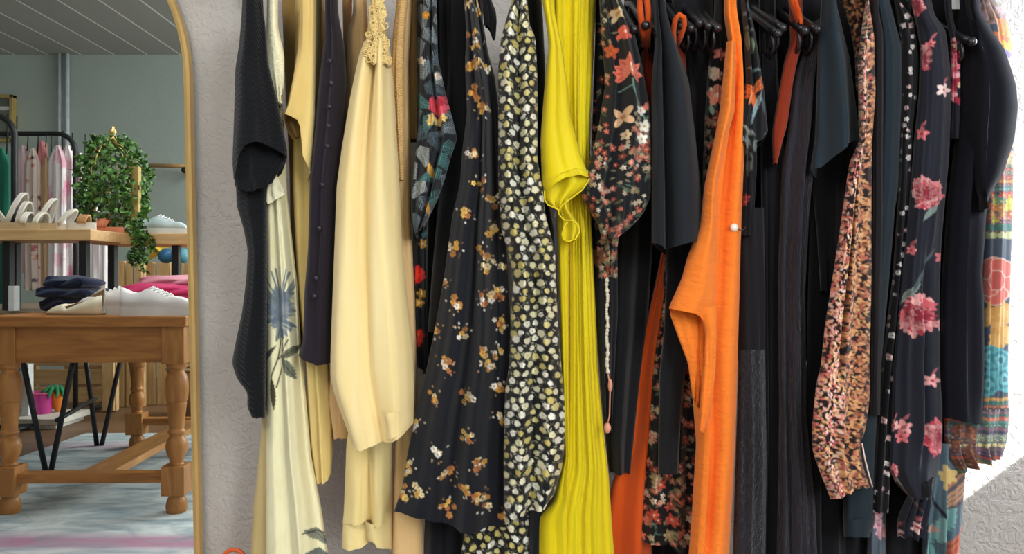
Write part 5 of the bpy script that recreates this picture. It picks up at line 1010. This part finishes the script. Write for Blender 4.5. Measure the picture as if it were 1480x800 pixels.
def hung(px0, px1, y0_, y1_, Y, mat, label, cat, seed, paint=None, name='hanging_tee', group='tops on the far rack', shoulder=8):
    c = (px0 + px1) / 2; w_ = (px1 - px0) / 2
    g = empty(name, W(c, y1_, Y), label, cat, group, virt=V)
    piece('body', mat, [(c - w_ * .18, y0_ - 4), (c - w_ * .5, y0_ + shoulder * .6), (c - w_ * .92, y0_ + shoulder * 2.2), (c - w_ * .9, (y0_ + y1_) / 2), (c - w_, y1_)], [(c + w_ * .18, y0_ - 4), (c + w_ * .5, y0_ + shoulder * .6), (c + w_ * .92, y0_ + shoulder * 2.2), (c + w_ * .9, (y0_ + y1_) / 2), (c + w_, y1_)], Y, .12, parent=g, seed=seed, virt=V, wav=.012, sp=3, paint=paint, rip=3, fan=.3)
    zt = W(0, y0_, Y).z; x = W(c, 0, Y).x; zz = zr if Y > 4.7 else za
    mb = MB(); mb.tube([(x, Y + .06, zz + .02), (x, Y + .06, zz - .03), (x, Y + .05, zt - .01)], .004, 6); mb.build('hook', m_blk, g, virt=V)
wp = Cv(20, 190, 130, 460, C(240, 232, 234), 61)
for k in range(26): wp.ell(wp.r.uniform(66, 128), wp.r.uniform(200, 450), wp.r.uniform(3, 8), wp.r.uniform(6, 18), wp.r.uniform(-.3, .3), C(232, 140, 172), .4, .45)
fp = Cv(20, 190, 130, 460, C(232, 214, 206), 62)
for k in range(150): fp.flower(fp.r.uniform(20, 130), fp.r.uniform(195, 455), 3, 5, fp.r.choice([C(190, 110, 110), C(90, 70, 80), C(214, 160, 130)]))
m_prf = M['print']
hung(22, 42, 214, 395, 5.0, fabric('blush cotton', C(238, 214, 218), C(220, 186, 194)), 'pale pink top at the left of the far rack', 'top', 91)
hung(34, 60, 218, 418, 4.96, m_prf, 'white blouse with small rose flowers on the far rack', 'blouse', 92, fp, 'hanging_blouse')
hung(50, 68, 208, 375, 5.02, fabric('dusty rose', C(206, 140, 140), C(180, 110, 112)), 'dusty rose top next to the rose flower blouse', 'top', 93)
hung(57, 76, 232, 415, 4.98, fabric('sand cotton', C(206, 176, 140), C(180, 146, 110)), 'sand coloured blouse in the middle of the far rack', 'blouse', 94)
hung(68, 98, 214, 440, 4.95, m_prf, 'white top with pink tie-dye blotches on the far rack', 'top', 95, wp)
hung(84, 110, 214, 430, 5.02, m_prf, 'white shirt with a pink chest patch beside the rack post', 'shirt', 96, wp, 'hanging_shirt')
hung(106, 126, 225, 445, 5.06, m_prf, 'white top hanging past the rack post beside the ivy', 'top', 97, wp)
hung(120, 158, 300, 445, 5.1, m_prf, 'white dress with a pink hem spreading below the riser shelf', 'dress', 98, wp, 'hanging_dress', shoulder=20)
hung(-12, 15, 218, 450, 4.5, fabric('emerald cloth', C(22, 104, 84), C(12, 74, 60)), 'emerald green top at the left edge of the mirror', 'top', 99, group='clothes on the near rack')
hung(6, 24, 330, 452, 4.55, fabric('deep navy cloth', C(28, 36, 62), C(18, 24, 44)), 'deep navy dress below the emerald top', 'dress', 100, group='clothes on the near rack')

# far wall: conduits, wooden rod, gilt framed mirror -------------------------------------
m_pipe = plain('painted conduit', C(186, 196, 200), rough=.4)
for px, r in ((85, .016), (96, .02)):
    x = Wv(px, 0, 6.96).x; mb = MB(); mb.tube([(x, 6.97, 1.0), (x, 6.97, ZC)], r, 10); mb.build('conduit', m_pipe, virt=V, label='thinner left pale conduit running down the far wall' if px < 90 else 'thicker right pale conduit running down the far wall', cat='pipe')
g = empty('wall_rod', (*Wv(245, 240, 6.9)[:2], Wv(0, 240, 6.9).z), 'wooden hanging rod on a black bracket on the far wall', 'rod', virt=V)
a, b_ = Wv(216, 239, 6.85), Wv(300, 240, 6.85); mb = MB(); mb.tube([a, b_], .018, 10); mb.build('rod', m_board, g, virt=V)
c_ = Wv(267, 249, 6.85); mb = MB(); mb.tube([(c_.x, 6.99, c_.z), (c_.x, 6.85, c_.z + .03)], .02, 8); mb.ball((c_.x, 6.85, c_.z + .02), .03); mb.build('bracket', m_blk, g, virt=V)
g = empty('framed_mirror', Wv(0, 215, 6.97), 'gilt framed picture mirror on the far wall at the left edge', 'mirror', virt=V)
x0, x1, z0, z1 = Wv(-50, 0, 6.95).x, Wv(20, 0, 6.95).x, Wv(0, 205, 6.95).z, Wv(0, 137, 6.95).z; w = .03
mb = MB(); mb.box(x0, x1, 6.93, 6.99, z1 - w, z1); mb.box(x0, x1, 6.93, 6.99, z0, z0 + w); mb.box(x0, x0 + w, 6.93, 6.99, z0, z1); mb.box(x1 - w, x1, 6.93, 6.99, z0, z1); mb.build('frame', m_gilt, g, virt=V, smooth=False, bevel=.004)
mb = MB(); mb.box(x0 + w, x1 - w, 6.97, 6.985, z0 + w, z1 - w); mb.build('glass', plain('smoked glass', C(120, 124, 118), rough=.12, spec=.8), g, virt=V, smooth=False)
mb = MB(); zz = Wv(0, 156, 6.95).z; mb.box(x0 + w, x1 - w, 6.94, 6.968, zz - .02, zz + .012); mb.build('white_bar', m_sole, g, virt=V, smooth=False)

# crates and toys under and behind the table -----------------------------------------------
def crate(px0, px1, y0_, y1_, Y, depth, n, upright, label, mat, name='slatted_crate'):
    x0, x1, z0, z1 = Wv(px0, 0, Y).x, Wv(px1, 0, Y).x, max(0.001, Wv(0, y1_, Y).z), Wv(0, y0_, Y).z
    g = empty(name, ((x0 + x1) / 2, Y, z0), label, 'crate', virt=V)
    mb = MB()
    for s_ in (0, depth - .02):
        for k in range(n):
            if upright: a = x0 + (x1 - x0) * k / n; mb.box(a + .008, a + (x1 - x0) / n - .008, Y + s_, Y + s_ + .018, z0, z1)
            else: a = z0 + (z1 - z0) * k / n; mb.box(x0, x1, Y + s_, Y + s_ + .018, a + .012, a + (z1 - z0) / n - .012)
    mb.build('slats', mat, g, virt=V, smooth=False, bevel=.002)
    for xx in (x0, x1 - .05):
        for yy in (Y + .018, Y + depth - .06): mb = MB(); mb.box(xx, xx + .05, yy, yy + .04, z0, z1); mb.build('corner_post', mat, g, virt=V, smooth=False, bevel=.002)
crate(40, 150, 505, 583, 5.45, .5, 3, False, 'long slatted pine crate behind the black V legs', m_crate)
crate(146, 166, 470, 594, 5.2, .6, 1, True, 'tall pine post unit at the end of the slatted crate', m_cratev, 'pine_stand')
crate(168, 206, 377, 588, 5.4, .5, 3, True, 'tall pine cabinet box seen between ivy trail and table leg', m_cratev, 'pine_cabinet')
crate(206, 285, 380, 586, 5.5, .5, 4, True, 'pine crate of upright slats behind the right side of the pine table', m_cratev)
zc = Wv(0, 380, 5.5).z
g = empty('plush_star', (Wv(229, 0, 5.6).x, 5.6, zc), 'yellow plush star on top of the upright slat crate', 'toy', virt=V)
mb = MB(); x = g.location.x; ro, ri = .13, .06; c = (x, 5.6, zc + .12); fr = [(c[0] + (ro if k % 2 == 0 else ri) * math.sin(k * PI / 5), 5.6, c[2] + (ro if k % 2 == 0 else ri) * math.cos(k * PI / 5)) for k in range(10)]
mb.add(fr + [(c[0], 5.54, c[2]), (c[0], 5.66, c[2])], [(k, (k + 1) % 10, 10) for k in range(10)] + [((k + 1) % 10, k, 11) for k in range(10)]); mb.build('body', fabric('yellow plush', C(232, 196, 80), C(210, 166, 50)), g, virt=V, smooth=False)
for px, py, r, c, lab in ((240, 367, .055, C(40, 104, 150), 'round blue ball right of the yellow plush star'), (264, 366, .055, C(90, 160, 180), 'round teal ball behind the riser leg')):
    p = Wv(px, py, 5.6); mb = MB(); p.z = zc + r; mb.ball(p, r, r, r, 18, 12); mb.build('toy_ball', plain('ball paint ' + str(px), c, rough=.4), virt=V, label=lab, cat='ball')
g = empty('wicker_basket', (Wv(272, 0, 5.1).x, 5.1, 0), 'brown wicker basket on the floor right of the near table leg', 'basket', virt=V)
mb = MB(); zt = Wv(0, 532, 5.1).z; mb.lathe([(.001, .11), (zt * .5, .125), (zt, .13), (zt, .118), (zt * .5, .11), (.02, .1)], g.location.x, 5.1, 20); mb.build('body', fabric('wicker', C(146, 100, 62), C(104, 68, 40), weave=120, wstr=.8, knit=[('Z', 60)]), g, virt=V)
mb = MB(); mb.tube([(g.location.x + .126 * math.cos(a), 5.1 + .126 * math.sin(a), zt) for a in np.linspace(0, 2 * PI, 25)], .012, 8); mb.build('rim', m_inner, g, virt=V)

# low white platform with a pink bucket and a toy carrot
x0, x1 = Wv(-10, 0, 4.6).x, Wv(84, 0, 4.6).x
mb = MB(); mb.box(x0, x1, 4.6, 4.95, .03, .065); mb.box(x0, x1 - .03, 4.63, 4.93, 0.001, .03); mb.build('low_platform', plain('white melamine', C(226, 222, 212), rough=.5), virt=V, smooth=False, bevel=.002, label='low white platform on the floor behind the black V legs', cat='platform')
p = Wv(49, 606, 4.72); g = empty('pink_bucket', (p.x, 4.8, .065), 'magenta pink bucket on the low white platform', 'bucket', virt=V)
zt = Wv(0, 566, 4.8).z; mb = MB(); mb.lathe([(.065, .048), (.07, .052), (zt - .01, .062), (zt, .066), (zt, .058), (.09, .048)], p.x, 4.8, 24); mb.build('body', plain('magenta plastic', C(206, 60, 150), rough=.4), g, virt=V)
mb = MB(); mb.tube([(p.x + .064 * math.cos(a), 4.8 + .064 * math.sin(a), zt - .004) for a in np.linspace(0, 2 * PI, 25)], .005, 8); mb.build('rim', plain('pink rim', C(226, 100, 130), rough=.4), g, virt=V)
p = Wv(78, 604, 4.82); g = empty('toy_carrot', (p.x, 4.85, .065), 'orange toy carrot with green leaf top, point down beside the pink bucket', 'toy', virt=V)
zt = Wv(0, 562, 4.85).z; mb = MB(); mb.lathe([(.066, .012), (.09, .024), (zt - .06, .046), (zt - .02, .05), (zt, .03), (zt + .004, .005)], p.x + .01, 4.85, 18, ox=-.12); mb.build('root', fabric('orange plush', C(238, 140, 56), C(220, 112, 34), wr=.4), g, virt=V)
mb = MB()
for k in range(9):
    a = 2 * PI * k / 9; b0 = Vector((p.x - .01, 4.85, zt - .01)); mb.tube([b0, b0 + Vector((.03 * math.cos(a), .03 * math.sin(a), .025)), b0 + Vector((.06 * math.cos(a), .06 * math.sin(a) - .02, -.005)), b0 + Vector((.062 * math.cos(a), .06 * math.sin(a) - .03, -.035))], [.006, .012, .011, .003], 6)
mb.build('leaf_top', fabric('green felt', C(40, 140, 90), C(26, 104, 66)), g, virt=V)
x = Wv(30, 0, 4.66).x; mb = MB(); mb.box(x - .022, x + .022, 4.7, 4.75, .0655, Wv(0, 526, 4.7).z); mb.build('white_post', plain('white card box', C(226, 228, 230), rough=.5), virt=V, smooth=False, bevel=.002, label='narrow white upright box beside the pink bucket', cat='box')
mb = MB(); x = Wv(16, 0, 3.38).x; mb.box(x - .013, x + .013, 3.38, 3.42, .761, .761 + .06 + .05); mb.build('white_carton', plain('white carton', C(230, 234, 236), rough=.5), virt=V, smooth=False, bevel=.002, label='small white carton under the left riser shelf', cat='box')

# ==================================================================== LIGHT, CAMERA
def area(name, loc, target, sx_, sy_, watt, c=(1, 1, 1)):
    l = bpy.data.lights.new(name, 'AREA'); l.shape = 'RECTANGLE'; l.size = sx_; l.size_y = sy_; l.energy = watt; l.color = c
    o = bpy.data.objects.new(name, l); col.objects.link(o); o.location = loc
    o.rotation_euler = (Vector(target) - Vector(loc)).to_track_quat('-Z', 'Y').to_euler(); return o
s = bpy.data.lights.new('sun', 'SUN'); s.energy = 34; s.angle = .009; s.color = (1, .97, .92)
so = bpy.data.objects.new('sun', s); col.objects.link(so); so.rotation_euler = Vector((-1, .5, -.75)).to_track_quat('-Z', 'Y').to_euler(); so.location = (3, 0, 3)
area('room_fill_right', (1.6, -.9, 1.7), (-.1, 1.4, .9), 1.6, 1.6, 56, (.94, .97, 1))  # added fill lamp on the clothes; no shopfront window stands here
area('room_fill_left', (-1.1, -1.4, 2.4), (-.1, 1.4, .8), 1.0, .8, 13, (1, .95, .88))  # added warm fill from the left, a lamp without any fixture
area('far_wall_fill', (1.6, -2.6, 1.9), (-3.4, -3.0, 1.5), 1.4, 1.6, 150, (.94, 1, .98))  # added fill that brightens the far wall in the mirror
area('overhead_fill', (-1.6, .2, ZC - .02), (-1.8, -.2, 0), 1.4, 1.0, 48, (1, .97, .93))  # added overhead fill, out of the mirror's view; no ceiling panel
area('overhead_fill_rear', (-1.2, -2.2, ZC - .02), (-2.2, -2.6, 0), 1.2, 1.0, 52, (1, .98, .95))  # second added overhead fill, for the rear of the shop
area('window_skylight', (XR - .02, 1.40, 1.40), (.9, 1.55, .9), .35, .7, 24, (.85, .93, 1))
w_ = bpy.data.worlds.new('sky'); scene.world = w_; w_.use_nodes = True
bg = w_.node_tree.nodes['Background']; bg.inputs[0].default_value = (.75, .86, 1, 1); bg.inputs[1].default_value = 1.0
cam = bpy.data.cameras.new('camera'); cam.sensor_width = 36; cam.lens = F / 1480 * 36; cam.clip_start = .05
co = bpy.data.objects.new('camera', cam); col.objects.link(co); co.location = (0, 0, CH); co.rotation_euler = (PI / 2, 0, 0); scene.camera = co
scene.view_settings.view_transform = 'Standard'; scene.view_settings.look = 'None'; scene.view_settings.exposure = 0
